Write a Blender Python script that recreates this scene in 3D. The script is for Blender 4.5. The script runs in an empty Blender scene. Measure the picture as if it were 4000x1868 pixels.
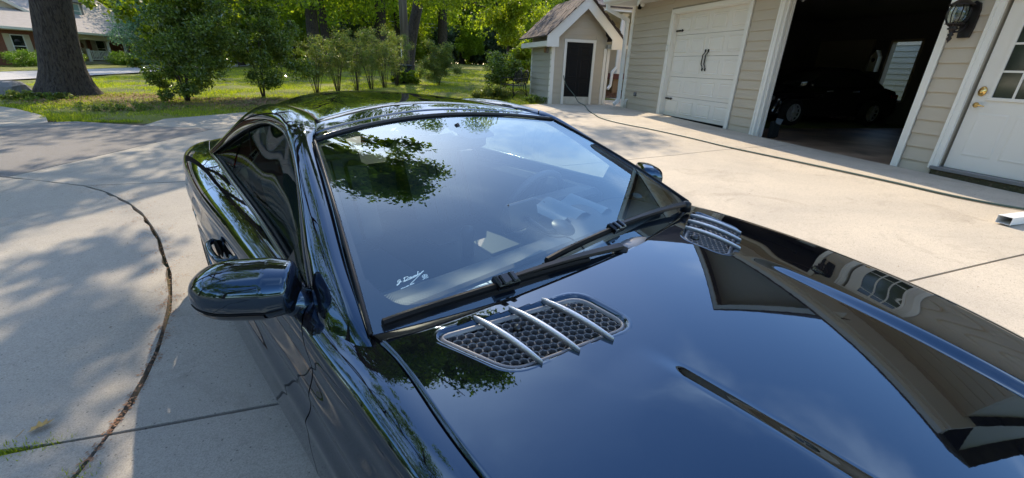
import bpy, math, random
import numpy as np
from mathutils import Vector, Matrix
R_ = random.Random(7)
PI = math.pi
scene = bpy.context.scene
COL = scene.collection

# ------------------------------------------------------------------ camera, sky, sun, exposure
cam_d = bpy.data.cameras.new('camera')
cam_o = bpy.data.objects.new('camera', cam_d)
COL.objects.link(cam_o)
cam_d.sensor_width = 36.0
cam_d.lens = 36.0 * 1645.0 / 4000.0
cam_d.clip_start = 0.05
cam_d.clip_end = 2000
cam_o.matrix_world = Matrix(((0.96382427, 0.06972346, -0.25725749, 0.0),
                             (-0.26427135, 0.37560093, -0.88830433, 0.0),
                             (0.03469051, 0.92415506, 0.38043921, 1.469),
                             (0, 0, 0, 1)))
scene.camera = cam_o

SUN_DIR = Vector((0.015, 1.0, 0.92)).normalized()      # towards the sun
sun_elev = math.asin(SUN_DIR.z)
sun_az = math.atan2(SUN_DIR.x, SUN_DIR.y)
world = bpy.data.worlds.new('World')
scene.world = world
world.use_nodes = True
wn = world.node_tree
wn.nodes.clear()
def _n(t, kind, **kw):
    n = t.nodes.new(kind)
    for k, v in kw.items():
        setattr(n, k, v)
    return n
w_out = _n(wn, 'ShaderNodeOutputWorld')
w_bg = _n(wn, 'ShaderNodeBackground')
w_sky = _n(wn, 'ShaderNodeTexSky')
w_sky.sky_type = 'NISHITA'
w_sky.sun_disc = False
w_sky.sun_elevation = sun_elev
w_sky.sun_rotation = sun_az
w_sky.altitude = 200
w_sky.air_density = 1.0
w_sky.dust_density = 0.9
w_sky.ozone_density = 2.2
w_bg.inputs['Strength'].default_value = 0.15
# thin, soft clouds over the whole dome
tc = _n(wn, 'ShaderNodeTexCoord')
sep = _n(wn, 'ShaderNodeSeparateXYZ')
wn.links.new(tc.outputs['Generated'], sep.inputs[0])
mz = _n(wn, 'ShaderNodeMath', operation='MAXIMUM'); mz.inputs[1].default_value = 0.0
wn.links.new(sep.outputs['Z'], mz.inputs[0])
ad = _n(wn, 'ShaderNodeMath', operation='ADD'); ad.inputs[1].default_value = 0.25
wn.links.new(mz.outputs[0], ad.inputs[0])
dx = _n(wn, 'ShaderNodeMath', operation='DIVIDE'); dy = _n(wn, 'ShaderNodeMath', operation='DIVIDE')
wn.links.new(sep.outputs['X'], dx.inputs[0]); wn.links.new(ad.outputs[0], dx.inputs[1])
wn.links.new(sep.outputs['Y'], dy.inputs[0]); wn.links.new(ad.outputs[0], dy.inputs[1])
cmb = _n(wn, 'ShaderNodeCombineXYZ')
wn.links.new(dx.outputs[0], cmb.inputs[0]); wn.links.new(dy.outputs[0], cmb.inputs[1])
cn = _n(wn, 'ShaderNodeTexNoise'); cn.inputs['Scale'].default_value = 1.7
cn.inputs['Detail'].default_value = 5; cn.inputs['Roughness'].default_value = 0.5
cn.inputs['Distortion'].default_value = 0.4
wn.links.new(cmb.outputs[0], cn.inputs['Vector'])
cr = _n(wn, 'ShaderNodeMapRange'); cr.inputs['From Min'].default_value = 0.46
cr.inputs['From Max'].default_value = 0.85; cr.inputs['To Min'].default_value = 0.0; cr.inputs['To Max'].default_value = 0.75
cr.interpolation_type = 'SMOOTHSTEP'
wn.links.new(cn.outputs['Fac'], cr.inputs['Value'])
mx = _n(wn, 'ShaderNodeMixRGB'); mx.inputs['Color2'].default_value = (7.6, 8.0, 8.8, 1)
hs = _n(wn, 'ShaderNodeHueSaturation'); hs.inputs['Saturation'].default_value = 1.1; wn.links.new(w_sky.outputs[0], hs.inputs['Color'])
wn.links.new(cr.outputs[0], mx.inputs['Fac']); wn.links.new(hs.outputs[0], mx.inputs['Color1'])
wn.links.new(mx.outputs[0], w_bg.inputs['Color']); wn.links.new(w_bg.outputs[0], w_out.inputs[0])

sun_d = bpy.data.lights.new('sun', 'SUN')
sun_d.energy = 2.4
sun_d.angle = math.radians(0.53)
sun_d.color = (1.0, 0.85, 0.64)
sun_o = bpy.data.objects.new('sun', sun_d)
COL.objects.link(sun_o)
sun_o.rotation_euler = (-SUN_DIR).to_track_quat('-Z', 'Y').to_euler()

scene.view_settings.view_transform = 'Standard'
scene.view_settings.look = 'None'
scene.view_settings.gamma = 1.0
scene.view_settings.use_curve_mapping = False
scene.view_settings.exposure = 1.47
scene.cycles.max_bounces = 8
scene.cycles.transparent_max_bounces = 12
scene.cycles.caustics_reflective = False
scene.cycles.caustics_refractive = False

# ------------------------------------------------------------------ materials
M = {}
def sset(b, names, val):
    for n in names:
        if n in b.inputs:
            b.inputs[n].default_value = val
            return
def mat(name, col, rough=0.6, metal=0.0, ior=None, spec=None, var=None, bump=None, coat=None, transl=None,
        island=None, detail=None, coords='Object', stretch=None, emit=None):
    """var=(scale, colour2, contrast) noise mix; bump=(scale, strength, dist); detail=(scale, colour3, lo, hi)"""
    m = bpy.data.materials.new(name); m.use_nodes = True
    t = m.node_tree; b = t.nodes['Principled BSDF']; out = t.nodes['Material Output']
    b.inputs['Base Color'].default_value = (*col, 1); b.inputs['Roughness'].default_value = rough
    b.inputs['Metallic'].default_value = metal
    if ior: b.inputs['IOR'].default_value = ior
    if spec is not None: sset(b, ['Specular IOR Level', 'Specular'], spec)
    if coat: sset(b, ['Coat Weight', 'Clearcoat'], coat[0]); sset(b, ['Coat Roughness', 'Clearcoat Roughness'], coat[1])
    if emit:
        sset(b, ['Emission Color', 'Emission'], (*emit[0], 1)); b.inputs['Emission Strength'].default_value = emit[1]
    vec = None
    if var or bump or detail:
        c = _n(t, 'ShaderNodeTexCoord'); vec = c.outputs[coords]
        if stretch:
            mp = _n(t, 'ShaderNodeMapping'); mp.inputs['Scale'].default_value = stretch
            t.links.new(vec, mp.inputs['Vector']); vec = mp.outputs[0]
    cur = None
    if var:
        n = _n(t, 'ShaderNodeTexNoise'); n.inputs['Scale'].default_value = var[0]; n.inputs['Detail'].default_value = 6
        t.links.new(vec, n.inputs['Vector'])
        r = _n(t, 'ShaderNodeMapRange'); k = var[2] if len(var) > 2 else 0.2
        r.inputs['From Min'].default_value = 0.5 - k; r.inputs['From Max'].default_value = 0.5 + k
        t.links.new(n.outputs['Fac'], r.inputs['Value'])
        x = _n(t, 'ShaderNodeMixRGB'); x.inputs['Color1'].default_value = (*col, 1); x.inputs['Color2'].default_value = (*var[1], 1)
        t.links.new(r.outputs[0], x.inputs['Fac']); cur = x.outputs[0]
    if island:
        g = _n(t, 'ShaderNodeNewGeometry')
        x = _n(t, 'ShaderNodeMixRGB'); x.inputs['Color2'].default_value = (*island, 1)
        if cur: t.links.new(cur, x.inputs['Color1'])
        else: x.inputs['Color1'].default_value = (*col, 1)
        t.links.new(g.outputs['Random Per Island'], x.inputs['Fac']); cur = x.outputs[0]
    if detail:
        n = _n(t, 'ShaderNodeTexNoise'); n.inputs['Scale'].default_value = detail[0]; n.inputs['Detail'].default_value = 8
        n.inputs['Roughness'].default_value = 0.65
        t.links.new(vec, n.inputs['Vector'])
        r = _n(t, 'ShaderNodeMapRange'); r.inputs['From Min'].default_value = detail[2]; r.inputs['From Max'].default_value = detail[3]
        t.links.new(n.outputs['Fac'], r.inputs['Value'])
        x = _n(t, 'ShaderNodeMixRGB'); x.inputs['Color2'].default_value = (*detail[1], 1)
        if cur: t.links.new(cur, x.inputs['Color1'])
        else: x.inputs['Color1'].default_value = (*col, 1)
        t.links.new(r.outputs[0], x.inputs['Fac']); cur = x.outputs[0]
    if cur: t.links.new(cur, b.inputs['Base Color'])
    if bump:
        n = _n(t, 'ShaderNodeTexNoise'); n.inputs['Scale'].default_value = bump[0]; n.inputs['Detail'].default_value = 5
        t.links.new(vec, n.inputs['Vector'])
        bp = _n(t, 'ShaderNodeBump'); bp.inputs['Strength'].default_value = bump[1]; bp.inputs['Distance'].default_value = bump[2]
        t.links.new(n.outputs['Fac'], bp.inputs['Height']); t.links.new(bp.outputs[0], b.inputs['Normal'])
    if transl:
        tr = _n(t, 'ShaderNodeBsdfTranslucent')
        if cur:
            gm = _n(t, 'ShaderNodeMixRGB', blend_type='MULTIPLY'); gm.inputs['Fac'].default_value = 1
            gm.inputs['Color2'].default_value = (*transl[1], 1)
            t.links.new(cur, gm.inputs['Color1']); t.links.new(gm.outputs[0], tr.inputs['Color'])
        else: tr.inputs['Color'].default_value = (*[a * c_ for a, c_ in zip(col, transl[1])], 1)
        ms = _n(t, 'ShaderNodeMixShader'); ms.inputs['Fac'].default_value = transl[0]
        t.links.new(b.outputs[0], ms.inputs[1]); t.links.new(tr.outputs[0], ms.inputs[2]); t.links.new(ms.outputs[0], out.inputs[0])
    M[name] = m
    return m
def glassmat(name, tint, ior, rough=0.0):
    m = bpy.data.materials.new(name); m.use_nodes = True; t = m.node_tree; t.nodes.clear()
    o = _n(t, 'ShaderNodeOutputMaterial'); g = _n(t, 'ShaderNodeBsdfGlossy'); g.inputs['Roughness'].default_value = rough; g.inputs['Color'].default_value = (0.72, 0.90, 1.0, 1)
    tr = _n(t, 'ShaderNodeBsdfTransparent'); tr.inputs['Color'].default_value = (*tint, 1)
    f = _n(t, 'ShaderNodeFresnel'); f.inputs['IOR'].default_value = ior
    # a pane is seen from both sides: keep the reflection from the inside as low as outside
    ms = _n(t, 'ShaderNodeMixShader')
    g2 = _n(t, 'ShaderNodeNewGeometry'); mm = _n(t, 'ShaderNodeMix'); mm.data_type = 'FLOAT'
    t.links.new(g2.outputs['Backfacing'], mm.inputs[0]); t.links.new(f.outputs[0], mm.inputs[2]); mm.inputs[3].default_value = 0.08
    t.links.new(mm.outputs[0], ms.inputs[0]); t.links.new(tr.outputs[0], ms.inputs[1]); t.links.new(g.outputs[0], ms.inputs[2])
    t.links.new(ms.outputs[0], o.inputs[0]); M[name] = m; return m

def concrete(name, c1, c2, stain):
    m = bpy.data.materials.new(name); m.use_nodes = True
    t = m.node_tree; b = t.nodes['Principled BSDF']
    b.inputs['Roughness'].default_value = 0.88
    tc = _n(t, 'ShaderNodeTexCoord'); v = tc.outputs['Object']
    def noise(s, d=6, r=0.55, dist=0.0):
        n = _n(t, 'ShaderNodeTexNoise'); n.inputs['Scale'].default_value = s; n.inputs['Detail'].default_value = d
        n.inputs['Roughness'].default_value = r; n.inputs['Distortion'].default_value = dist
        t.links.new(v, n.inputs['Vector']); return n.outputs['Fac']
    def rng(s, a, b_, c=0.0, d=1.0):
        r = _n(t, 'ShaderNodeMapRange'); r.inputs['From Min'].default_value = a; r.inputs['From Max'].default_value = b_
        r.inputs['To Min'].default_value = c; r.inputs['To Max'].default_value = d; t.links.new(s, r.inputs['Value']); return r.outputs[0]
    def mix(f, a, b_):
        x = _n(t, 'ShaderNodeMixRGB')
        t.links.new(f, x.inputs['Fac'])
        for s, k in ((a, 'Color1'), (b_, 'Color2')):
            if isinstance(s, tuple): x.inputs[k].default_value = (*s, 1)
            else: t.links.new(s, x.inputs[k])
        return x.outputs[0]
    c = mix(rng(noise(0.7, 5, 0.6, 0.6), 0.35, 0.68), c1, c2)
    c = mix(rng(noise(1.4, 9, 0.72, 1.2), 0.54, 0.72, 0, 0.6), c, stain)
    c = mix(rng(noise(4.2, 8, 0.7, 0.5), 0.62, 0.72, 0, 0.75), c, tuple(x * 0.33 for x in c1))
    c = mix(rng(noise(9, 8, 0.75), 0.60, 0.78, 0, 0.45), c, tuple(x * 0.45 for x in c1))
    c = mix(rng(noise(34, 6, 0.75), 0.50, 0.74, 0, 0.6), c, tuple(x * 0.50 for x in c1))
    c = mix(rng(noise(130, 3, 0.7), 0.42, 0.66, 0, 0.75), c, tuple(x * 0.50 for x in c1))
    c = mix(rng(noise(420, 2, 0.6), 0.42, 0.7, 0, 0.35), c, tuple(min(1, x * 1.55) for x in c1))
    vo = _n(t, 'ShaderNodeTexVoronoi'); vo.inputs['Scale'].default_value = 26; t.links.new(v, vo.inputs['Vector'])
    c = mix(rng(vo.outputs['Distance'], 0.07, 0.13, 0.85, 0.0), c, tuple(x * 0.28 for x in c1))
    t.links.new(c, b.inputs['Base Color'])
    bp = _n(t, 'ShaderNodeBump'); bp.inputs['Strength'].default_value = 0.55; bp.inputs['Distance'].default_value = 0.004
    t.links.new(noise(210, 6, 0.7), bp.inputs['Height']); t.links.new(bp.outputs[0], b.inputs['Normal'])
    M[name] = m; return m

concrete('concrete', (0.53, 0.46, 0.365), (0.34, 0.305, 0.26), (0.18, 0.145, 0.11))
concrete('concrete_aged_shade', (0.37, 0.335, 0.285), (0.285, 0.262, 0.232), (0.15, 0.13, 0.11))  # weathered slabs; tree and car shade is also put into this colour
concrete('asphalt', (0.20, 0.185, 0.175), (0.165, 0.155, 0.148), (0.11, 0.10, 0.09))
concrete('street', (0.42, 0.40, 0.38), (0.36, 0.345, 0.33), (0.28, 0.27, 0.26))
mat('soil', (0.085, 0.060, 0.035), 0.95, var=(3.0, (0.045, 0.05, 0.018), 0.15), bump=(30, 0.8, 0.03), detail=(14, (0.16, 0.11, 0.07), 0.55, 0.75))
mat('lawn_ground', (0.075, 0.10, 0.018), 0.95, var=(0.55, (0.24, 0.25, 0.03), 0.14), bump=(40, 1.0, 0.05), detail=(2.2, (0.15, 0.10, 0.055), 0.54, 0.66))
mat('grass', (0.085, 0.15, 0.012), 0.6, island=(0.36, 0.37, 0.03), transl=(0.5, (2.0, 2.1, 0.6)))
mat('mulch', (0.22, 0.10, 0.055), 0.9, island=(0.36, 0.21, 0.12))
mat('siding', (0.51, 0.44, 0.335), 0.62, var=(1.2, (0.485, 0.415, 0.32), 0.2), bump=(90, 0.12, 0.004), stretch=(1, 1, 6))
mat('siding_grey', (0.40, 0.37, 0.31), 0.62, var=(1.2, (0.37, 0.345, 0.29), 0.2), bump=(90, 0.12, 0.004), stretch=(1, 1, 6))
mat('trim', (0.82, 0.79, 0.72), 0.45, var=(2.0, (0.77, 0.74, 0.67), 0.25))
mat('door_white', (0.80, 0.75, 0.67), 0.42, var=(1.0, (0.76, 0.715, 0.64), 0.2))
mat('soffit', (0.72, 0.69, 0.62), 0.6)
mat('black_door', (0.008, 0.008, 0.009), 0.5, spec=0.2)
mat('kick', (0.62, 0.59, 0.52), 0.5, var=(6, (0.5, 0.46, 0.38), 0.2))
mat('iron', (0.018, 0.014, 0.014), 0.42, metal=0.3)
mat('brass', (0.85, 0.55, 0.18), 0.16, metal=1.0)
mat('shingle', (0.085, 0.062, 0.052), 0.95, var=(4.0, (0.15, 0.11, 0.09), 0.15), bump=(120, 0.8, 0.01))
mat('shingle_dark', (0.05, 0.038, 0.034), 0.95, var=(4.0, (0.10, 0.075, 0.063), 0.15), bump=(120, 0.8, 0.01))
mat('roof_grey', (0.30, 0.275, 0.265), 0.9, var=(3.0, (0.36, 0.33, 0.32), 0.2), stretch=(1, 1, 9), bump=(60, 0.6, 0.02))
mat('brick', (0.20, 0.072, 0.045), 0.9, var=(9.0, (0.28, 0.12, 0.08), 0.2), stretch=(1, 1, 4))
mat('cream', (0.62, 0.53, 0.40), 0.6)
mat('gable_stucco', (0.40, 0.355, 0.27), 0.8, bump=(60, 0.3, 0.01))
mat('window_dark', (0.02, 0.025, 0.025), 0.06, ior=1.7)
mat('window_pale', (0.30, 0.42, 0.40), 0.08, ior=1.7)
mat('bark', (0.050, 0.038, 0.030), 0.95, var=(1.8, (0.070, 0.056, 0.044), 0.2), stretch=(1, 1, 0.25), bump=(16, 1.0, 0.10), detail=(26, (0.014, 0.010, 0.008), 0.48, 0.62))
mat('bark_pale', (0.17, 0.145, 0.12), 0.95, var=(2.5, (0.10, 0.085, 0.07), 0.2), stretch=(1, 1, 0.18), bump=(10, 1.0, 0.05))
mat('pole_wood', (0.17, 0.145, 0.115), 0.9, var=(14, (0.07, 0.058, 0.046), 0.15), stretch=(1, 1, 0.05), bump=(60, 0.6, 0.01))
mat('leaf_oak', (0.05, 0.095, 0.013), 0.40, island=(0.17, 0.21, 0.025), transl=(0.6, (2.7, 2.7, .7)))
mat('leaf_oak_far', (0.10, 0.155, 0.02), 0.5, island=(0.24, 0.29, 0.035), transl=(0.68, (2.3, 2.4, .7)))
mat('leaf_holly', (0.042, 0.078, 0.022), 0.2, island=(0.17, 0.225, 0.05), transl=(0.38, (2.2, 2.4, 0.7)))
mat('leaf_dark', (0.022, 0.042, 0.018), 0.35, island=(0.06, 0.095, 0.036), transl=(0.25, (1.5, 1.8, 1.0)))
mat('leaf_bright', (0.13, 0.19, 0.014), 0.45, island=(0.27, 0.31, 0.03), transl=(0.55, (2.2, 2.2, 0.7)))
mat('leaf_nandina', (0.07, 0.13, 0.035), 0.45, island=(0.19, 0.18, 0.05), transl=(0.5, (2.0, 2.2, 0.9)))
mat('leaf_blue', (0.10, 0.16, 0.10), 0.5, island=(0.20, 0.28, 0.17), transl=(0.55, (1.6, 1.9, 1.4)))  # blue-green for far foliage, distance haze put into the leaf colour
mat('leaf_boxwood', (0.08, 0.16, 0.012), 0.5, island=(0.14, 0.22, 0.02), transl=(0.35, (1.8, 2.0, 0.5)))
mat('twig', (0.045, 0.032, 0.024), 0.9)
mat('dead_leaf', (0.50, 0.30, 0.07), 0.55, var=(40, (0.34, 0.19, 0.05), 0.15))
mat('debris', (0.12, 0.06, 0.03), 0.9)
mat('hose', (0.045, 0.075, 0.062), 0.45)
mat('alu_white', (0.80, 0.80, 0.78), 0.35)
mat('cavity', (0.006, 0.005, 0.005), 0.9, spec=0.05)
mat('stone_grey', (0.17, 0.17, 0.175), 0.85, bump=(12, 0.6, 0.03))
mat('bin_plastic', (0.010, 0.014, 0.015), 0.6)
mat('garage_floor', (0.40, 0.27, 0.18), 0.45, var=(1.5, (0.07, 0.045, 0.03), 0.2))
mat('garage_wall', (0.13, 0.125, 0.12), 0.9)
mat('garage_panel', (0.30, 0.27, 0.21), 0.8)
mat('garage_trim', (0.34, 0.28, 0.22), 0.6)
mat('wood', (0.30, 0.20, 0.11), 0.8, var=(8, (0.2, 0.13, 0.07), 0.2), stretch=(1, 1, 0.2))
mat('deck_red', (0.13, 0.045, 0.035), 0.8)
# car
mat('paint', (0.0022, 0.0023, 0.0036), 0.012, ior=1.98, var=(3.5, (0.0075, 0.0075, 0.008), 0.3), detail=(260, (0.16, 0.15, 0.13), 0.735, 0.76), bump=(45, 0.035, 0.0006))
sset(M['paint'].node_tree.nodes['Principled BSDF'], ['Specular Tint'], (0.46, 0.71, 1.0, 1))
mat('paint_sedan', (0.010, 0.010, 0.012), 0.12, ior=1.9)
mat('trim_gloss', (0.006, 0.006, 0.007), 0.10, ior=1.6)
mat('rubber', (0.006, 0.006, 0.007), 0.6, spec=0.18)
mat('plastic', (0.008, 0.008, 0.009), 0.4, spec=0.3)
mat('silver', (0.60, 0.60, 0.61), 0.34, metal=0.8)
mat('grille_dark', (0.19, 0.19, 0.195), 0.40, metal=0.3)
mat('rim_grey', (0.55, 0.55, 0.56), 0.35, metal=0.2)
mat('frit', (0.010, 0.012, 0.020), 0.6, spec=0.05)
mat('chrome', (0.8, 0.8, 0.82), 0.06, metal=1.0)
mat('tyre', (0.012, 0.012, 0.012), 0.8)
mat('leather', (0.030, 0.030, 0.034), 0.5, bump=(180, 0.25, 0.003))
mat('dash', (0.028, 0.036, 0.040), 0.5, spec=0.4, bump=(300, 0.3, 0.002))
mat('sticker', (0.75, 0.80, 0.82), 0.5)
mat('cloth_grey', (0.12, 0.15, 0.17), 0.7)
mat('amber', (0.35, 0.10, 0.02), 0.15)
mat('red_lens', (0.25, 0.01, 0.01), 0.15)
glassmat('windshield', (0.80, 0.90, 0.90), 2.2)
glassmat('side_glass', (0.34, 0.43, 0.41), 1.8)
glassmat('rear_glass', (0.12, 0.15, 0.15), 1.8)
glassmat('house_glass', (0.9, 0.95, 0.95), 1.5)
glassmat('lamp_glass', (0.72, 0.74, 0.70), 1.8)
mat('white_paint_car', (0.7, 0.7, 0.72), 0.2)

# ------------------------------------------------------------------ helpers
def tag(o, label=None, cat=None, group=None, kind=None):
    if label: o['label'] = label
    if cat: o['category'] = cat
    if group: o['group'] = group
    if kind: o['kind'] = kind
    return o
def link(name, mesh, m=None, parent=None, kind=None):
    o = bpy.data.objects.new(name, mesh); COL.objects.link(o)
    if m is not None and len(mesh.materials) == 0:
        mesh.materials.append(M[m] if isinstance(m, str) else m)
    if parent is not None: o.parent = parent
    if kind: o['kind'] = kind
    return o
def empty(name, loc=(0, 0, 0), rz=0.0, label=None, cat=None, group=None):
    o = bpy.data.objects.new(name, None); COL.objects.link(o)
    o.empty_display_size = 0.2
    o.location = loc; o.rotation_euler = (0, 0, rz)
    return tag(o, label, cat, group)
def npmesh(name, V, F, smooth=False):
    V = np.asarray(V, dtype=np.float32).reshape(-1, 3); F = np.asarray(F, dtype=np.int32)
    me = bpy.data.meshes.new(name); k = F.shape[1]
    me.vertices.add(len(V)); me.vertices.foreach_set('co', V.ravel())
    me.loops.add(F.size); me.loops.foreach_set('vertex_index', F.ravel())
    me.polygons.add(len(F)); me.polygons.foreach_set('loop_start', np.arange(0, F.size, k, dtype=np.int32))
    if smooth: me.polygons.foreach_set('use_smooth', np.ones(len(F), dtype=bool))
    me.update(calc_edges=True)
    return me
def copy_tree(o, parent=None):
    c = o.copy(); COL.objects.link(c)
    if parent is not None: c.parent = parent
    for ch in [x for x in CHILDREN.get(o.name, [])]:
        copy_tree(ch, c)
    return c
CHILDREN = {}
def snapshot_children(root):
    CHILDREN[root.name] = list(root.children)
    for ch in root.children: snapshot_children(ch)

class MB:
    """collects shapes, links them as ONE mesh object"""
    def __init__(self): self.v = []; self.f = []; self.s = []
    def add(self, vs, fs, smooth=False):
        k = len(self.v); self.v += [tuple(v) for v in vs]
        self.f += [tuple(i + k for i in f) for f in fs]; self.s += [smooth] * len(fs)
        return self
    def box(self, a, b, mtx=None, bev=0.0):
        x0, y0, z0 = a; x1, y1, z1 = b
        if bev > 0:
            e = bev
            vs = []
            for z, i in ((z0, e), (z0 + e, 0), (z1 - e, 0), (z1, e)):
                vs += [(x0 + i + (0 if i else 0), y0 + i, z), (x1 - i, y0 + i, z), (x1 - i, y1 - i, z), (x0 + i, y1 - i, z)]
            fs = [(3, 2, 1, 0), (12, 13, 14, 15)]
            for r in range(3):
                for j in range(4):
                    fs.append((r * 4 + j, r * 4 + (j + 1) % 4, r * 4 + 4 + (j + 1) % 4, r * 4 + 4 + j))
        else:
            vs = [(x0, y0, z0), (x1, y0, z0), (x1, y1, z0), (x0, y1, z0), (x0, y0, z1), (x1, y0, z1), (x1, y1, z1), (x0, y1, z1)]
            fs = [(3, 2, 1, 0), (4, 5, 6, 7), (0, 1, 5, 4), (1, 2, 6, 5), (2, 3, 7, 6), (3, 0, 4, 7)]
        if mtx is not None: vs = [mtx @ Vector(v) for v in vs]
        return self.add(vs, fs)
    def tube(self, path, rad, n=8, cap=True, smooth=True):
        P = [Vector(p) for p in path]; m = len(P)
        if not hasattr(rad, '__len__'): rad = [rad] * m
        vs = []; fs = []; up = None
        for i, p in enumerate(P):
            d = (P[min(i + 1, m - 1)] - P[max(i - 1, 0)]).normalized()
            if up is None:
                up = Vector((0, 0, 1)) if abs(d.z) < 0.9 else Vector((1, 0, 0))
            a = d.cross(up).normalized(); b = a.cross(d).normalized(); up = b
            for j in range(n):
                t = 2 * PI * j / n
                vs.append(p + (a * math.cos(t) + b * math.sin(t)) * rad[i])
        for i in range(m - 1):
            for j in range(n):
                fs.append((i * n + j, i * n + (j + 1) % n, (i + 1) * n + (j + 1) % n, (i + 1) * n + j))
        if cap: fs.append(tuple(range(n))[::-1]); fs.append(tuple((m - 1) * n + j for j in range(n)))
        return self.add(vs, fs, smooth)
    def lathe(self, prof, c=(0, 0, 0), n=16, mtx=None, smooth=True, caps=True):
        vs = []; fs = []
        for r, z in prof:
            for j in range(n):
                t = 2 * PI * j / n; vs.append(Vector((c[0] + r * math.cos(t), c[1] + r * math.sin(t), c[2] + z)))
        if mtx is not None: vs = [mtx @ v for v in vs]
        for i in range(len(prof) - 1):
            for j in range(n): fs.append((i * n + j, i * n + (j + 1) % n, (i + 1) * n + (j + 1) % n, (i + 1) * n + j))
        if caps: fs.append(tuple(range(n))[::-1]); fs.append(tuple((len(prof) - 1) * n + j for j in range(n)))
        return self.add(vs, fs, smooth)
    def prism(self, poly, a, b, axis='x', mtx=None):
        """poly in the plane across axis; extruded from a to b"""
        n = len(poly)
        def mk(p, t):
            return {'x': (t, p[0], p[1]), 'y': (p[0], t, p[1]), 'z': (p[0], p[1], t)}[axis]
        vs = [mk(p, a) for p in poly] + [mk(p, b) for p in poly]
        if mtx is not None: vs = [mtx @ Vector(v) for v in vs]
        fs = [tuple(range(n))[::-1], tuple(range(n, 2 * n))] + [(i, (i + 1) % n, n + (i + 1) % n, n + i) for i in range(n)]
        return self.add(vs, fs)
    def mesh(self, name):
        me = bpy.data.meshes.new(name); me.from_pydata([tuple(v) for v in self.v], [], self.f)
        me.polygons.foreach_set('use_smooth', self.s); me.update()
        import bmesh
        bm = bmesh.new(); bm.from_mesh(me); bmesh.ops.recalc_face_normals(bm, faces=bm.faces); bm.to_mesh(me); bm.free()
        return me
    def build(self, name, m, parent=None, kind=None):
        return link(name, self.mesh(name), m, parent, kind)

def sstep(a, b, x):
    t = np.clip((x - a) / (b - a), 0, 1); return t * t * (3 - 2 * t)
def gz(X, Y):
    """terrain height; works on floats and arrays"""
    X = np.asarray(X, dtype=float); Y = np.asarray(Y, dtype=float)
    w = sstep(-20, 3, X); r = Y - 4
    r = np.minimum(0.5 * (r + np.sqrt(r * r + 4)), 44)
    rise = r * (0.012 + 0.021 * w) - 0.02
    east = sstep(0.8, 6.6, X) * np.interp(Y, [4, 10.6, 12.8, 14.2], [0.28, 0.18, 0.08, 0.0])
    return rise + east
def G(x, y): return float(gz(x, y))
# ------------------------------------------------------------------ terrain
def grid_sheet(name, xs, ys, zf):
    X, Y = np.meshgrid(xs, ys, indexing='ij'); Z = zf(X, Y)
    V = np.stack([X, Y, Z], -1).reshape(-1, 3); nx, ny = X.shape
    i = np.arange(nx * ny).reshape(nx, ny)
    F = np.stack([i[:-1, :-1], i[1:, :-1], i[1:, 1:], i[:-1, 1:]], -1).reshape(-1, 4)
    return npmesh(name, V, F, True)
def nonuni(a, b, fine_a, fine_b, step, big):
    return np.array(sorted(set(list(np.arange(a, fine_a, big)) + list(np.arange(fine_a, fine_b, step)) + list(np.arange(fine_b, b + .1, big)))))
DRIVE = [(-16, -12), (7.12, -12), (7.12, 13.95), (5.0, 13.95), (3.4, 13.2), (0.5, 12.75), (-3.17, 12.0), (-4.22, 11.15),
         (-5.0, 10.6), (-6.24, 10.7), (-6.9, 11.3), (-8.2, 12.6), (-10, 14.0), (-16, 17)]
def inside(px, py, poly):
    px = np.asarray(px); py = np.asarray(py); r = np.zeros(px.shape, bool); n = len(poly)
    for i in range(n):
        x0, y0 = poly[i]; x1, y1 = poly[(i + 1) % n]
        c = ((y0 > py) != (y1 > py)) & (px < (x1 - x0) * (py - y0) / (y1 - y0 + 1e-12) + x0)
        r ^= c
    return r
WALK = [(7.16, 12.86), (9.2, 12.86), (9.3, 15.6), (8.4, 17.6), (7.16, 18.2)]
def zlawn(X, Y):
    z = gz(X, Y) - 0.015
    lump = 0.03 * np.sin(X * 1.7 + 0.6 * Y) * np.sin(Y * 1.3 - .4 * X)
    d = inside(X, Y, DRIVE)
    bld = (X > 7.1) & (Y > 1.2) & (Y < 12.86)
    return np.where(d | bld, z - 0.06, z + lump * np.clip((Y - 13) / 4, 0, 1))
xs = nonuni(-260, 260, -24, 18, 0.4, 12); ys = nonuni(-60, 430, -12, 60, 0.4, 12)
lawn = link('lawn', grid_sheet('lawn', xs, ys, zlawn), 'lawn_ground', kind='structure')
tag(lawn, 'patchy lawn with mulch and bare soil under the trees')

# soil bed seen in the joints between the slabs
bed = link('driveway', grid_sheet('driveway', np.arange(-16, 7.2, 0.45), np.arange(-12, 14, 0.45), lambda X, Y: gz(X, Y) - 0.045), 'soil', kind='structure')
tag(bed, 'dark soil bed of the driveway under the concrete slabs')
bed.data.materials.clear(); bed.data.materials.append(M['soil'])
# trim the bed to the driveway outline
import bmesh
bm = bmesh.new(); bm.from_mesh(bed.data)
kill = [f for f in bm.faces if not bool(inside(f.calc_center_median().x, f.calc_center_median().y, DRIVE))]
bmesh.ops.delete(bm, geom=kill, context='FACES'); bm.to_mesh(bed.data); bm.free()

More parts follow.
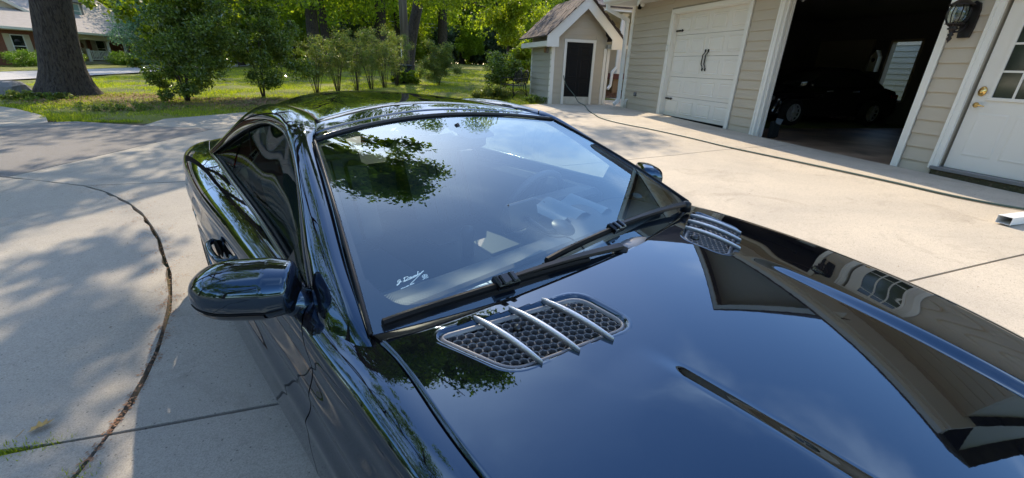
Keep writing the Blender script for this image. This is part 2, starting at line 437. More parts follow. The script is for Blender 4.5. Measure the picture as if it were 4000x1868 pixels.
ARC_W = [(-16, 6.9), (-8, 7.0), (-6, 6.75)]
ARC1 = [(-4.48, 6.27)]
ARC2 = [(-4.0, 6.06), (-3.51, 5.8)]
ARC3 = [(-3.4, 5.75), (-3.05, 5.45), (-2.68, 5.05), (-2.40, 4.68), (-2.17, 4.31), (-1.96, 3.95), (-1.78, 3.58), (-1.61, 3.25), (-1.48, 2.92), (-1.40, 2.70), (-1.345, 2.48), (-1.29, 2.27), (-1.25, 2.05), (-1.225, 1.87)]
JX = (-1.225, 1.695)
ARC4 = [(-1.235, 1.5), (-1.29, 1.2), (-1.42, 0.7), (-1.75, -0.2), (-2.3, -1.2), (-3.2, -2.4), (-4.6, -3.8), (-7, -5.2), (-11, -6.2), (-16, -6.4)]
SLABS = [
    # west lane, inside of the arc
    ([(-16, 1.35), (-5, 1.55), (-1.57, 1.685), JX] + ARC3[::-1] + ARC2[::-1] + ARC1 + ARC_W[::-1], 0.021),
    ([(-16, 1.35), (-16, -6.4)] + ARC4[::-1][1:] + [JX, (-1.57, 1.685), (-5, 1.55)], 0.014),
    # east of the arc
    ([JX, (-0.6, 1.725), (1.2, 1.77), (1.2, 5.82), (-2.34, 5.79), (-3.40, 5.75)] + ARC3[1:], 0.010),
    ([JX] + ARC4 + [(-16, -12), (1.2, -12), (1.2, 1.77), (-0.6, 1.725)], 0.010),
    ([(-3.51, 5.8), (-3.40, 5.75), (-2.34, 5.79), (1.2, 5.82), (1.2, 9.79), (-3.31, 9.48), (-4.39, 6.24)], 0.008),
    ([(-3.31, 9.48), (1.2, 9.79), (1.2, 12.83), (0.5, 12.75), (-3.17, 12.0), (-4.22, 11.15), (-4.64, 10.82), (-4.64, 9.98)], 0.008),
    ([(1.2, 1.77), (3.61, 1.84), (7.12, 1.93), (7.12, 6.08), (4.4, 5.86), (1.2, 5.82)], 0.010),
    ([(1.2, -12), (7.12, -12), (7.12, 1.93), (3.61, 1.84), (1.2, 1.77)], 0.010),
    ([(1.2, 5.82), (4.4, 5.86), (7.12, 6.08), (7.12, 10.2), (1.2, 9.79)], 0.008),
    ([(1.2, 9.79), (7.12, 10.2), (7.12, 13.95), (5.0, 13.95), (3.4, 13.2), (1.2, 12.83)], 0.008),
    ([(-4.48, 6.27), (-4.39, 6.24), (-3.31, 9.48), (-4.64, 9.98), (-6.0, 10.55), (-6.38, 10.44), (-6.63, 9.67), (-16, 9.1), (-16, 6.9), (-8, 7.0), (-6, 6.75)], 0.010),
    ([(-16, 9.1), (-6.63, 9.67), (-6.38, 10.44), (-6.9, 11.3), (-8.2, 12.6), (-10, 14.0), (-16, 17)], 0.010),
]
SLAB_MAT = ['concrete_aged_shade'] * 6 + ['concrete'] * 4 + ['asphalt', 'concrete_aged_shade']
def slab(poly, gap, m, parent, name='concrete_slab'):
    # inset outline
    n = len(poly); P = [Vector((p[0], p[1])) for p in poly]
    area = sum(P[i].x * P[(i + 1) % n].y - P[(i + 1) % n].x * P[i].y for i in range(n))
    if area < 0: P = P[::-1]
    # densify
    D = []
    for i in range(n):
        a, b = P[i], P[(i + 1) % n]; k = max(1, int((b - a).length / 0.12)) if (b - a).length < 12 else int((b - a).length / 0.5)
        for j in range(k): D.append(a.lerp(b, j / k))
    out = []; nd = len(D)
    for i in range(nd):
        a, b, c = D[i - 1], D[i], D[(i + 1) % nd]
        t1 = (b - a).normalized(); t2 = (c - b).normalized()
        nn = (Vector((-t1.y, t1.x)) + Vector((-t2.y, t2.x)))
        nn = nn.normalized() if nn.length > 1e-6 else Vector((-t1.y, t1.x))
        w = gap * (0.8 + 0.55 * math.sin(b.x * 9.3 + b.y * 7.1) * math.sin(b.x * 23 - b.y * 17)) if gap > 0.012 else gap
        out.append(b + nn * w)
    bm = bmesh.new()
    vs = [bm.verts.new((p.x, p.y, 0)) for p in out]
    f = bm.faces.new(vs)
    bmesh.ops.triangulate(bm, faces=[f])
    for ax in (0, 1):
        lo = min(p[ax] for p in out); hi = max(p[ax] for p in out)
        c = math.ceil(lo / 0.6) * 0.6
        while c < hi:
            no = (1, 0, 0) if ax == 0 else (0, 1, 0); co = (c, 0, 0) if ax == 0 else (0, c, 0)
            bmesh.ops.bisect_plane(bm, geom=bm.verts[:] + bm.edges[:] + bm.faces[:], plane_co=co, plane_no=no)
            c += 0.6
    bmesh.ops.dissolve_degenerate(bm, dist=1e-5, edges=bm.edges[:])
    be = [e for e in bm.edges if len(e.link_faces) == 1]
    r = bmesh.ops.extrude_edge_only(bm, edges=be)
    ev = [v for v in r['geom'] if isinstance(v, bmesh.types.BMVert)]
    es = set(v.index for v in ev); bm.verts.index_update(); low = set(ev)
    for v in bm.verts:
        v.co.z = G(v.co.x, v.co.y) - (0.07 if v in low else 0.0)
    me = bpy.data.meshes.new(name); bmesh.ops.recalc_face_normals(bm, faces=bm.faces[:]); bm.to_mesh(me); bm.free()
    return link(name, me, m, parent)
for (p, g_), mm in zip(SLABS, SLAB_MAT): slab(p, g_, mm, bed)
walk = slab(WALK, 0.006, 'concrete', None, 'path'); tag(walk, 'sunlit concrete path behind the small shed', kind='structure')
# threshold strip in front of the garage openings, part of the garage slab
street = link('road', grid_sheet('road', np.linspace(0, 1, 12), np.linspace(-60, 200, 90), lambda X, Y: X * 0), 'street', kind='structure')
tag(street, 'pale street beyond the lawn')
n_ = len(street.data.vertices); co = np.zeros(n_ * 3); street.data.vertices.foreach_get('co', co); co = co.reshape(-1, 3)
t_ = co[:, 1].copy(); w_ = co[:, 0].copy()
# near edge -14.2 at Y 21.5 .. -12.9 at 29 ; far edge 5.3 m further west, sweeping east far behind the trees
bx = -14.3 + (t_ - 21.5) * 0.175 + 0.0035 * np.maximum(t_ - 34, 0) ** 2
co[:, 0] = bx - 5.4 * (1 - w_); co[:, 1] = t_
co[:, 2] = gz(co[:, 0], co[:, 1]) + 0.03
street.data.vertices.foreach_set('co', co.ravel())

# ------------------------------------------------------------------ the garage
WX = 7.2
gar = empty('garage', (0, 0, 0), 0, 'beige sided garage with a closed white door and a dark open bay', 'garage')
# end at Y=12.8, front at X=7.2, interior to X=14
wall = MB()
Z0, ZS = 0.15, 3.22
def wbox(mb, y0, y1, z0, z1, x0=7.2, x1=7.34): mb.box((x0, y0, z0), (x1, y1, z1))
D1 = (8.08, 10.60, 0.36, 2.84); D2 = (4.53, 7.20, 0.26, 2.84); DE = (3.00, 3.93, 0.36, 2.42)
wb = MB()
def wallbits(mb, x0, x1):
    cuts = [(1.2, DE[0] - .04, Z0, ZS), (DE[1] + .04, D2[0], Z0, ZS), (D2[1], D1[0], Z0, ZS), (D1[1], 12.74, Z0, ZS),
            (DE[0] - .04, DE[1] + .04, DE[3], ZS), (D2[0], D2[1], D2[3], ZS), (D1[0], D1[1], D1[3], ZS)]
    for y0, y1, z0, z1 in cuts: mb.box((x0, y0, z0), (x1, y1, z1))
wallbits(wb, WX + 0.004, WX + 0.14)
gwall = wb.build('wall', 'siding', gar)
# lap siding boards, each its own
BOARD = {}
def siding_board(y0, y1, z, h=0.183, m='siding', parent=gwall, X=WX, axis='y', rot=0):
    L = round(y1 - y0, 3); key = (L, m, round(h, 3))
    if key not in BOARD:
        b = MB(); b.prism([(-0.004, h + 0.004), (-0.008, h + 0.004), (-0.027, 0.003), (-0.027, 0.0), (-0.004, 0.0)], 0, L, 'y')
        # prism poly is (x, z) with axis y
        me = b.mesh('siding_board'); me.materials.append(M[m]); BOARD[key] = me
    o = link('siding_board', BOARD[key], None, parent); o.location = (X, y0, z); o.rotation_euler = (0, 0, rot)
    return o
def side_run(y0, y1, z0, z1, **k):
    z = z0
    while z < z1 - 0.03:
        siding_board(y0, y1, z, h=min(0.183, z1 - z), **k); z += 0.183
side_run(D1[1] + 0.13, 12.60, 0.34, ZS)
side_run(D2[1] + 0.13, D1[0] - 0.12, 0.27, ZS)
side_run(DE[1] + 0.10, D2[0] - 0.10, 0.24, ZS)
side_run(1.2, DE[0] - 0.10, 0.22, ZS)
side_run(D1[0] - 0.12, D1[1] + 0.13, 2.97, ZS); side_run(D2[0] - 0.10, D2[1] + 0.13, 2.97, ZS); side_run(DE[0] - .10, DE[1] + .10, 2.53, ZS)
def tr(name, a, b, bev=0.004, m='trim', parent=gar): return MB().box(a, b, bev=bev).build(name, m, parent)
# corner boards
tr('corner_board', (7.165, 12.60, 0.33), (7.20, 12.72, 3.24)); tr('corner_board', (7.165, 12.725, 0.33), (7.34, 12.76, 3.24))
# casings: each board on its own
def casing(y0, y1, z0, z1, w, bottom):
    tr('casing', (7.160, y0 - w, bottom), (7.198, y0, z1)); tr('casing', (7.160, y1, bottom), (7.198, y1 + w, z1))
    tr('casing', (7.160, y0 - w, z1 + .002), (7.198, y1 + w, z1 + w))
    tr('door_stop', (7.145, y0 - w - 0.012, bottom), (7.165, y0 - w + 0.022, z1 + w)); tr('door_stop', (7.145, y1 + w - 0.022, bottom), (7.165, y1 + w + 0.012, z1 + w))
casing(D1[0], D1[1], 0, D1[3], 0.10, 0.33)
casing(D2[0], D2[1], 0, D2[3], 0.09, 0.25)
casing(DE[0] - .03, DE[1] + .03, 0, DE[3], 0.085, 0.36)
# jambs
for (y0, y1, z0, z1) in (D1, D2):
    tr('jamb', (7.20, y0 - 0.012, z0 - .05), (7.36, y0 + 0.012, z1 - .016)); tr('jamb', (7.20, y1 - 0.012, z0 - .05), (7.36, y1 + 0.012, z1 - .016))
    tr('jamb', (7.20, y0 - .012, z1 - 0.014), (7.36, y1 + .012, z1 + 0.012))
tr('jamb_moulding', (7.215, D2[1] - 0.05, 0.26), (7.255, D2[1] - 0.013, 2.82)); tr('jamb_moulding', (7.29, D2[1] - 0.07, 0.26), (7.33, D2[1] - 0.013, 2.82))
# closed sectional door: five sections of four raised panels
gd = empty('garage_door'); gd.parent = gar
sh = (D1[3] - D1[2] - 0.01) / 5; pw = (D1[1] - D1[0]) / 4
for k in range(5):
    s = MB(); z0 = D1[2] + k * sh + 0.003; z1 = D1[2] + (k + 1) * sh - 0.003
    s.box((7.300, D1[0] + 0.016, z0), (7.345, D1[1] - 0.016, z1), bev=0.004)
    for j in range(4):
        y0 = D1[0] + j * pw + 0.075; y1 = D1[0] + (j + 1) * pw - 0.075; a = z0 + 0.085; b = z1 - 0.085; e = 0.03
        # moulded frame and raised field
        vs = [(7.299, y0, a), (7.299, y1, a), (7.299, y1, b), (7.299, y0, b),
              (7.286, y0 + .008, a + .008), (7.286, y1 - .008, a + .008), (7.286, y1 - .008, b - .008), (7.286, y0 + .008, b - .008),
              (7.297, y0 + e, a + e), (7.297, y1 - e, a + e), (7.297, y1 - e, b - e), (7.297, y0 + e, b - e),
              (7.288, y0 + e + .03, a + e + .02), (7.288, y1 - e - .03, a + e + .02), (7.288, y1 - e - .03, b - e - .02), (7.288, y0 + e + .03, b - e - .02)]
        fs = []
        for r in range(3):
            for q in range(4): fs.append((r * 4 + q, r * 4 + (q + 1) % 4, r * 4 + 4 + (q + 1) % 4, r * 4 + 4 + q))
        fs.append((12, 13, 14, 15)); s.add(vs, fs)
    s.build('door_section', 'door_white', gd)
def strap(y, z, sgn, L=0.30):
    b = MB(); b.box((7.276, min(y, y + sgn * L * .62), z - 0.02), (7.284, max(y, y + sgn * L * .62), z + 0.02))
    b.lathe([(0.0, -.012), (0.03, -.006), (0.03, .006), (0, .012)], (0, 0, 0), 10, Matrix.Translation((7.278, y + sgn * L * .82, z)) @ Matrix.Rotation(PI / 2, 4, 'Y'))
    b.box((7.276, min(y + sgn * L * .6, y + sgn * L * 1.0), z - .009), (7.284, max(y + sgn * L * .6, y + sgn * L), z + .009))
    b.build('strap_hinge', 'iron', gd)
strap(D1[1] - .02, 2.44, -1); strap(D1[1] - .02, 0.80, -1); strap(D1[0] + .10, 2.44, -.25, .25); strap(D1[0] + .10, .80, -.25, .25)
for y in (9.30, 9.20):
    b = MB(); p = [(7.262, y, 1.93), (7.262, y, 1.90), (7.262, y + .05, 1.86), (7.262, y + .05, 1.66), (7.262, y, 1.60), (7.262, y, 1.56)]
    b.tube(p, [0.008, .011, .013, .013, .011, .008], 8)
    for z in (1.95, 1.54): b.box((7.27, y - .013, z - .035), (7.286, y + .013, z + .035)); b.lathe([(0, -.02), (.02, -.008), (.02, .008), (0, .02)], (7.272, y, z), 8)
    b.build('pull_handle', 'iron', gd)
MB().box((7.29, D1[0] + .01, 0.30), (7.35, D1[1] - .01, 0.362)).build('bottom_seal', 'rubber', gd)
# entry door
ed = empty('entry_door'); ed.parent = gar
s = MB(); y0, y1, z0, z1 = 3.0, 3.93, .40, 2.42
s.box((7.235, y0, z0), (7.279, y1, z1), bev=.003).build('door_leaf', 'door_white', ed)
def raised(mb, y0, y1, a, b, x):
    e = .02
    vs = [(x, y0, a), (x, y1, a), (x, y1, b), (x, y0, b), (x - .005, y0 + e, a + e), (x - .005, y1 - e, a + e), (x - .005, y1 - e, b - e), (x - .005, y0 + e, b - e),
          (x - .003, y0 + 2 * e, a + 2 * e), (x - .003, y1 - 2 * e, a + 2 * e), (x - .003, y1 - 2 * e, b - 2 * e), (x - .003, y0 + 2 * e, b - 2 * e)]
    fs = [(r * 4 + q, r * 4 + (q + 1) % 4, r * 4 + 4 + (q + 1) % 4, r * 4 + 4 + q) for r in range(2) for q in range(4)] + [(8, 9, 10, 11)]
    mb.add(vs, fs)
s = MB(); raised(s, 3.12, 3.43, .58, 1.12, 7.2345); raised(s, 3.50, 3.81, .58, 1.12, 7.2345); s.build('door_panel', 'door_white', ed)
s = MB()
for (a, b, c_, d) in ((3.10, 3.78, 1.27, 1.31), (3.10, 3.78, 2.22, 2.26), (3.74, 3.78, 1.31, 2.22), (3.10, 3.14, 1.31, 2.22)): s.box((7.218, a, c_), (7.235, b, d), bev=.003)
for z in (1.61, 1.92): s.box((7.226, 3.14, z - .012), (7.236, 3.74, z + .012))
for y in (3.34, 3.54): s.box((7.2255, y - .012, 1.31), (7.2362, y + .012, 2.22))
s.build('window_grid', 'door_white', ed)
for r in range(3):
    for c_ in range(3):
        z_ = [1.31, 1.622, 1.932, 2.22]; y_ = [3.14, 3.352, 3.552, 3.74]
        MB().box((7.231, y_[c_], z_[r]), (7.2345, y_[c_ + 1] - .024 if c_ < 2 else y_[c_ + 1], z_[r + 1] - .024 if r < 2 else z_[r + 1])).build('pane', 'window_dark', ed)
s = MB(); s.lathe([(0, 0), (.042, 0), (.045, .008), (.036, .02), (.02, .028), (.018, .036), (0, .04)], (0, 0, 0), 20, Matrix.Translation((7.234, 3.855, 1.375)) @ Matrix.Diagonal((1, 1, 1.35, 1)) @ Matrix.Rotation(-PI / 2, 4, 'Y'))
s.build('deadbolt', 'brass', ed)
s = MB(); s.lathe([(0, 0), (.032, 0), (.032, .008), (.014, .02), (.012, .045), (0, .05)], (0, 0, 0), 16, Matrix.Translation((7.234, 3.865, 1.21)) @ Matrix.Rotation(-PI / 2, 4, 'Y'))
s.tube([(7.188, 3.865, 1.21), (7.184, 3.83, 1.213), (7.184, 3.79, 1.207), (7.187, 3.755, 1.200)], [.010, .011, .009, .006], 8)
s.build('door_handle', 'brass', ed)
MB().box((7.12, 2.90, .355), (7.30, 4.02, .398), bev=.004).build('sill', 'grille_dark', ed)
MB().box((7.14, 2.90, .20), (7.30, 4.00, .354)).build('sill_support', 'soil', ed)
# soffit, fascia, gutter
MB().box((6.46, 1.05, 3.225), (7.36, 13.0, 3.245)).build('soffit', 'soffit', gar)
MB().box((6.43, 1.05, 3.20), (6.46, 13.02, 3.40)).build('fascia', 'trim', gar)
gt = MB(); gt.prism([(6.428, 3.38), (6.428, 3.26), (6.36, 3.245), (6.31, 3.29), (6.30, 3.38), (6.315, 3.38), (6.325, 3.30), (6.37, 3.262), (6.415, 3.27), (6.415, 3.38)], 1.05, 13.02, 'y')
gt.build('gutter', 'trim', gar)
# main roof and the two cross gables over the bays (seen mirrored in the bonnet)
rf = MB()
rf.add([(6.30, 0.85, 3.42), (6.30, 13.3, 3.42), (10.9, 13.3, 5.5), (10.9, 0.85, 5.5), (15.4, 13.3, 3.42), (15.4, 0.85, 3.42),
        (6.30, 0.85, 3.38), (6.30, 13.3, 3.38), (10.9, 13.3, 5.44), (10.9, 0.85, 5.44), (15.4, 13.3, 3.38), (15.4, 0.85, 3.38)],
       [(0, 1, 2, 3), (3, 2, 4, 5), (7, 6, 9, 8), (8, 9, 11, 10), (0, 6, 7, 1), (5, 4, 10, 11), (1, 7, 8, 2), (2, 8, 10, 4), (0, 3, 9, 6), (3, 5, 11, 9)])
groof = rf.build('roof', 'shingle', gar)
gb = MB(); gb.add([(7.2, 1.05, 3.2), (14.4, 1.05, 3.2), (10.9, 1.2, 5.42)], [(0, 1, 2)]); gb.add([(7.2, 12.76, 3.2), (14.4, 12.76, 3.2), (10.9, 12.76, 5.42)], [(2, 1, 0)])
gb.box((7.36, 12.62, .15), (14.4, 12.76, 3.2)); gb.box((7.36, 1.2, .15), (14.4, 1.34, 3.2)); gb.box((14.26, 1.35, .15), (14.4, 12.61, .8)); gb.build('gable_wall', 'siding', gar)
for yc, hw, hh in ((9.3, 1.8, 1.7), (5.2, 1.9, 1.8)):
    d = MB(); x0 = 6.75; zb = 3.45
    x1 = x0 + (hh + 0.2) / 0.35 + .3
    d.add([(x0, yc - hw, zb), (x0, yc + hw, zb), (x0, yc, zb + hh), (x1 + .3, yc, zb + hh)], [(0, 1, 2)]); dd = d.build('dormer_wall', 'siding', gar)
    d = MB()
    for sg in (-1, 1):
        a = (x0 - .25, yc, zb + hh + .05); b = (x0 - .25, yc + sg * (hw + .25), zb - .20); c_ = (x0 + .9, yc + sg * (hw + .25), zb - .06); e_ = (x1 + 1.2, yc, zb + hh + .05)
        t = .06
        d.add([a, b, c_, e_] + [(p[0], p[1], p[2] - t) for p in (a, b, c_, e_)], [(0, 1, 2, 3), (7, 6, 5, 4), (0, 4, 5, 1), (1, 5, 6, 2), (2, 6, 7, 3), (3, 7, 4, 0)])
    d.build('dormer_roof', 'shingle', gar)
    d = MB()
    for sg in (-1, 1):
        a = Vector((x0 - .26, yc, zb + hh + .0)); b = Vector((x0 - .26, yc + sg * (hw + .25), zb - .25))
        d.add([a, b, b + Vector((0, 0, -.16)), a + Vector((0, 0, -.16)), a + Vector((.03, 0, 0)), b + Vector((.03, 0, 0)), b + Vector((.03, 0, -.16)), a + Vector((.03, 0, -.16))],
              [(0, 1, 2, 3), (7, 6, 5, 4), (0, 4, 5, 1), (1, 5, 6, 2), (2, 6, 7, 3), (3, 7, 4, 0)])
    d.build('barge_board', 'trim', gar)
# interior shell
ish = MB()
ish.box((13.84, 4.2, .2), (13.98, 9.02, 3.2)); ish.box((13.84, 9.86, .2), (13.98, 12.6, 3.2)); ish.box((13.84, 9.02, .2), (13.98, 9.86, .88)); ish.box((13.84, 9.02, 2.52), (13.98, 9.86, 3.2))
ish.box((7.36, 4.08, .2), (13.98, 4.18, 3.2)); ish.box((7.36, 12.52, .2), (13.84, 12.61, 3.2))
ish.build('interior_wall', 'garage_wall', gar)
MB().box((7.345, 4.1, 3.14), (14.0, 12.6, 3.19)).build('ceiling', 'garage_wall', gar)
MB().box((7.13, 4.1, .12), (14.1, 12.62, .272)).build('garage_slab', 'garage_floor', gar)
MB().box((7.145, 1.05, .0), (7.37, 12.74, .235)).build('foundation', 'concrete', gar)
# back window of the garage with the blue-grey siding of the next building beyond
bw = empty('window'); bw.parent = gar
b = MB(); b.box((13.82, 9.02, .88), (13.99, 9.08, 2.52)); b.box((13.82, 9.80, .88), (13.99, 9.86, 2.52)); b.box((13.82, 9.08, 2.46), (13.99, 9.80, 2.52)); b.box((13.82, 9.08, .88), (13.99, 9.80, .94))
b.build('window_frame', 'garage_trim', bw)
MB().box((13.93, 9.08, .94), (13.935, 9.80, 2.46)).build('pane', 'house_glass', bw)
b = MB(); b.box((13.76, 10.3, 1.35), (13.84, 12.0, 2.55)); b.build('wall_panel', 'garage_panel', gar)
for k in range(2): pass
# overhead tracks, opener, clutter
b = MB(); b.tube([(7.45, 7.12, 2.75), (7.7, 7.12, 2.96), (10.3, 7.12, 2.98)], .022, 6); b.build('door_track', 'grille_dark', gar)
b = MB(); b.tube([(7.45, 4.60, 2.75), (7.7, 4.60, 2.96), (10.3, 4.60, 2.98)], .022, 6); b.build('door_track', 'grille_dark', gar)
b = MB(); b.box((7.5, 5.86, 2.94), (10.0, 5.90, 2.98)); b.box((9.9, 5.7, 2.82), (10.3, 6.06, 3.0)); b.build('door_opener', 'garage_trim', gar)
# eave hardware: small camera and flood lamp under the soffit, sensor, outlet, pipes
b = MB(); b.lathe([(0, 0), (.035, 0), (.035, .02), (.028, .05), (0, .055)], (7.10, 12.27, 3.165), 12); b.box((7.06, 12.235, 3.09), (7.15, 12.30, 3.165), bev=.012); b.build('eave_camera', 'rubber', gar)
b = MB(); b.lathe([(0, -.07), (.05, -.06), (.062, -.02), (.055, .02), (.03, .03), (0, .03)], (7.05, 12.02, 3.20), 14); b.build('eave_lamp', 'trim', gar)
b = MB(); b.box((7.125, 10.645, 1.97), (7.16, 10.70, 2.11), bev=.012); b.build('keypad', 'soffit', gar)
b = MB(); b.box((7.13, 11.92, .75), (7.18, 12.01, .86), bev=.008); b.lathe([(0, 0), (.03, 0), (.03, .01), (0, .012)], (0, 0, 0), 12, Matrix.Translation((7.13, 11.965, .80)) @ Matrix.Rotation(-PI / 2, 4, 'Y')); b.build('outlet_box', 'stone_grey', gar)
b = MB()
for y in (12.38, 12.46): b.tube([(7.19, y, .62), (7.14, y, .60), (7.12, y, .52), (7.12, y, .33)], .016, 8)
b.build('drain_pipe', 'soffit', gar)
# downspout at the corner
b = MB()
def ribbon(mb, path, w, d):
    P = [Vector(p) for p in path]
    for i in range(len(P) - 1):
        a, c_ = P[i], P[i + 1]; t = (c_ - a); L = t.length; t.normalize()
        q = t.to_track_quat('Z', 'X').to_matrix().to_4x4()
        mb.box((-d / 2, -w / 2, -.02), (d / 2, w / 2, L + .02), Matrix.Translation(a) @ q, bev=.006)
ribbon(b, [(6.40, 12.86, 3.25), (6.42, 12.86, 3.10)], .075, .10)
ribbon(b, [(6.42, 12.86, 3.10), (7.08, 12.83, 2.86)], .075, .10)
ribbon(b, [(7.08, 12.83, 2.86), (7.10, 12.83, .56)], .075, .10)
ribbon(b, [(7.10, 12.83, .56), (6.95, 12.80, .44)], .075, .10)
b.build('downspout', 'alu_white', gar)

# wall lantern
lan = empty('wall_lantern', (7.175, 4.25, 2.20), 0, 'black iron lantern with ribbed glass globe on the wall left of the entry door', 'lantern')
b = MB(); b.prism([(-.06, -.20), (.06, -.20), (.075, -.1), (.075, .1), (.05, .19), (0, .22), (-.05, .19), (-.075, .1), (-.075, -.1)], -.03, 0.004, 'x'); b.build('back_plate', 'iron', lan)
LC = (-.16, .06, .02)
b = MB(); b.lathe([(0, .34), (.008, .33), (.012, .28), (.03, .27), (.02, .25), (.05, .235), (.045, .215), (.075, .19), (.125, .155), (.13, .145), (.10, .145), (0, .15)], LC, 18); b.build('lamp_cap', 'iron', lan)
b = MB(); b.lathe([(.085, .145), (.105, .09), (.108, .04), (.098, -.01), (.075, -.06), (.05, -.075)], LC, 20, None, True, False); b.build('globe', 'lamp_glass', lan)
for k in range(8):
    a = 2 * PI * k / 8; b = MB()
    b.tube([(LC[0] + r * math.cos(a), LC[1] + r * math.sin(a), LC[2] + z) for r, z in ((.092, .145), (.112, .09), (.115, .04), (.105, -.01), (.082, -.06), (.05, -.09))], .006, 5); b.build('rib', 'iron', lan)
b = MB(); b.lathe([(.09, -.055), (.10, -.065), (.06, -.075), (.04, -.10), (.06, -.12), (.03, -.14), (.018, -.17), (.035, -.19), (.015, -.21), (.03, -.235), (.006, -.27), (0, -.29)], LC, 14)
b.tube([(LC[0], LC[1], LC[2] - .16), (-.10, .02, -.13), (-.05, 0, -.08), (-.02, 0, -.02)], .013, 7); b.tube([(LC[0], LC[1], LC[2] - .10), (-.09, .03, -.04), (-.02, 0, .05)], .008, 6); b.build('bracket', 'iron', lan)

# neighbouring wall seen through the back window, birdhouse, bucket
nb = empty('neighbour_building', (17.2, 8.6, .2), 0, 'blue-grey sided building seen through the back window of the garage', 'building')
nw = MB().box((0, -4, -.2), (.2, 5, 3.2)).build('wall', 'siding_grey', nb)
for k in range(14): siding_board(-4, 5, k * .183, m='siding_grey', parent=nw, X=-.002)
b = MB(); b.box((-.06, .2, 1.35), (-.025, 1.35, 1.43)); b.box((-.06, .2, 1.43), (-.025, .30, 2.6)); b.box((-.06, 1.25, 1.43), (-.025, 1.35, 2.6)); b.build('window_frame', 'trim', nb)
for k in range(20): MB().box((-.05, .30, 1.45 + k * .056), (-.03, 1.25, 1.485 + k * .056)).build('blind_slat', 'cloth_grey', nb)
bh = empty('birdhouse', (13.72, 10.05, 1.95), 0, 'white birdhouse hung on the wall inside the garage', 'birdhouse')
b = MB(); b.prism([(-.11, -.28), (.11, -.28), (.11, .12), (0, .30), (-.11, .12)], -.09, .09, 'x'); b.build('body', 'trim', bh)
b = MB(); b.lathe([(0, 0), (.05, 0), (.05, .01), (0, .01)], (0, 0, 0), 12, Matrix.Translation((-.095, 0, .03)) @ Matrix.Rotation(PI / 2, 4, 'Y')); b.build('hole', 'cavity', bh)
b = MB(); b.box((-.13, -.12, -.30), (.05, .12, -.28)); b.build('perch', 'cavity', bh)
tag(MB().box((13.2, 9.95, 1.30), (13.7, 10.5, 1.38), bev=.01).box((13.2, 9.95, .27), (13.7, 10.5, 1.30)).build('storage_box', 'soffit'), 'pale lidded storage box at the back of the garage', 'box')
b = MB(); b.box((7.5, 7.08, .27), (7.68, 7.17, .62), bev=.03); tag(b.build('trash_can', 'bin_plastic'), 'dark bin just inside the open garage bay', 'bin')
b = MB(); b.add([(7.50, 7.05, .62), (7.66, 7.03, .65), (7.70, 7.15, .63), (7.6, 7.14, .67), (7.52, 7.04, .57), (7.62, 7.03, .54)], [(0, 1, 3), (1, 2, 3), (0, 4, 1), (4, 5, 1)]); tag(b.build('paper_sheet', 'cloth_grey'), 'crumpled pale sheet lying on the dark bin in the garage', 'paper')
# ------------------------------------------------------------------ sedan parked in the garage
sed = empty('parked_sedan', (11.36, 9.05, .272), 0, 'black sedan parked sideways inside the dark garage bay', 'car')
def loft_side(prof, slices, mirror_y=None):
    """prof: list (x,z); slices: list (y, inset) -> smooth closed body"""
    mb = MB(); n = len(prof); cx = sum(p[0] for p in prof) / n; cz = sum(p[1] for p in prof) / n
    vs = []
    for y, s in slices:
        for (x, z) in prof:
            dx_, dz_ = x - cx, z - cz; L = math.hypot(dx_, dz_)
            k = max(0, (L - s)) / L; vs.append((cx + dx_ * k, y, cz + dz_ * k))
    fs = []
    for i in range(len(slices) - 1):
        for j in range(n): fs.append((i * n + j, i * n + (j + 1) % n, (i + 1) * n + (j + 1) % n, (i + 1) * n + j))
    fs.append(tuple(range(n))); fs.append(tuple((len(slices) - 1) * n + j for j in range(n))[::-1])
    mb.add(vs, fs, True); return mb
arch = lambda cx: [(cx + .37 * math.cos(a), .33 + .37 * math.sin(a)) for a in np.linspace(PI, 0, 9)]
prof = [(-2.25, .55), (-2.28, .35), (-2.15, .24), (-1.73, .24)] + arch(-1.36) + [(-.95, .22), (.95, .22)] + arch(1.36) + [(1.75, .24), (2.2, .27), (2.3, .45), (2.28, .72), (2.1, .90), (1.7, .98), (1.0, 1.0), (-.9, .97), (-1.6, .92), (-2.05, .80), (-2.22, .66)]
loft_side(prof, [(0.06, .10), (0.015, .03), (0.0, .0), (0.9, 0), (1.8, .0), (1.83, .05), (1.85, .1)]).build('body', 'paint_sedan', sed)
loft_side([(-1.05, .93), (-.35, 1.36), (.1, 1.45), (.7, 1.42), (1.35, 1.22), (1.85, 1.0), (1.8, .94)], [(.20, .14), (.16, .06), (.14, .0), (.9, -.02), (1.66, 0), (1.70, .1)]).build('cabin', 'window_dark', sed)
for cx in (-1.36, 1.36):
    for y, sg in ((-.0, -1), (1.84, 1)):
        w = empty('wheel', (cx, y, .33)); w.parent = sed
        mt = Matrix.Rotation(PI / 2, 4, 'X')
        b = MB(); b.lathe([(.22, -.10), (.31, -.10), (.33, -.06), (.33, .10), (.30, .12), (.22, .12)], (0, 0, 0), 28, mt, True, False); b.build('tyre', 'tyre', w)
        if sg < 0:
            b = MB(); b.lathe([(.228, .10), (.235, .105), (.215, .112), (.205, .09)], (0, 0, 0), 28, mt, True, False); b.lathe([(0, .02), (.21, .03)], (0, 0, 0), 28, mt, True, False)
            for k in range(10):
                a = 2 * PI * k / 10
                b.box((.03, -.012, .085), (.215, .012, .105), mt @ Matrix.Rotation(a, 4, 'Z'))
            b.lathe([(0, .12), (.04, .115), (.05, .09), (0, .08)], (0, 0, 0), 12, mt); b.build('rim', 'rim_grey', w)
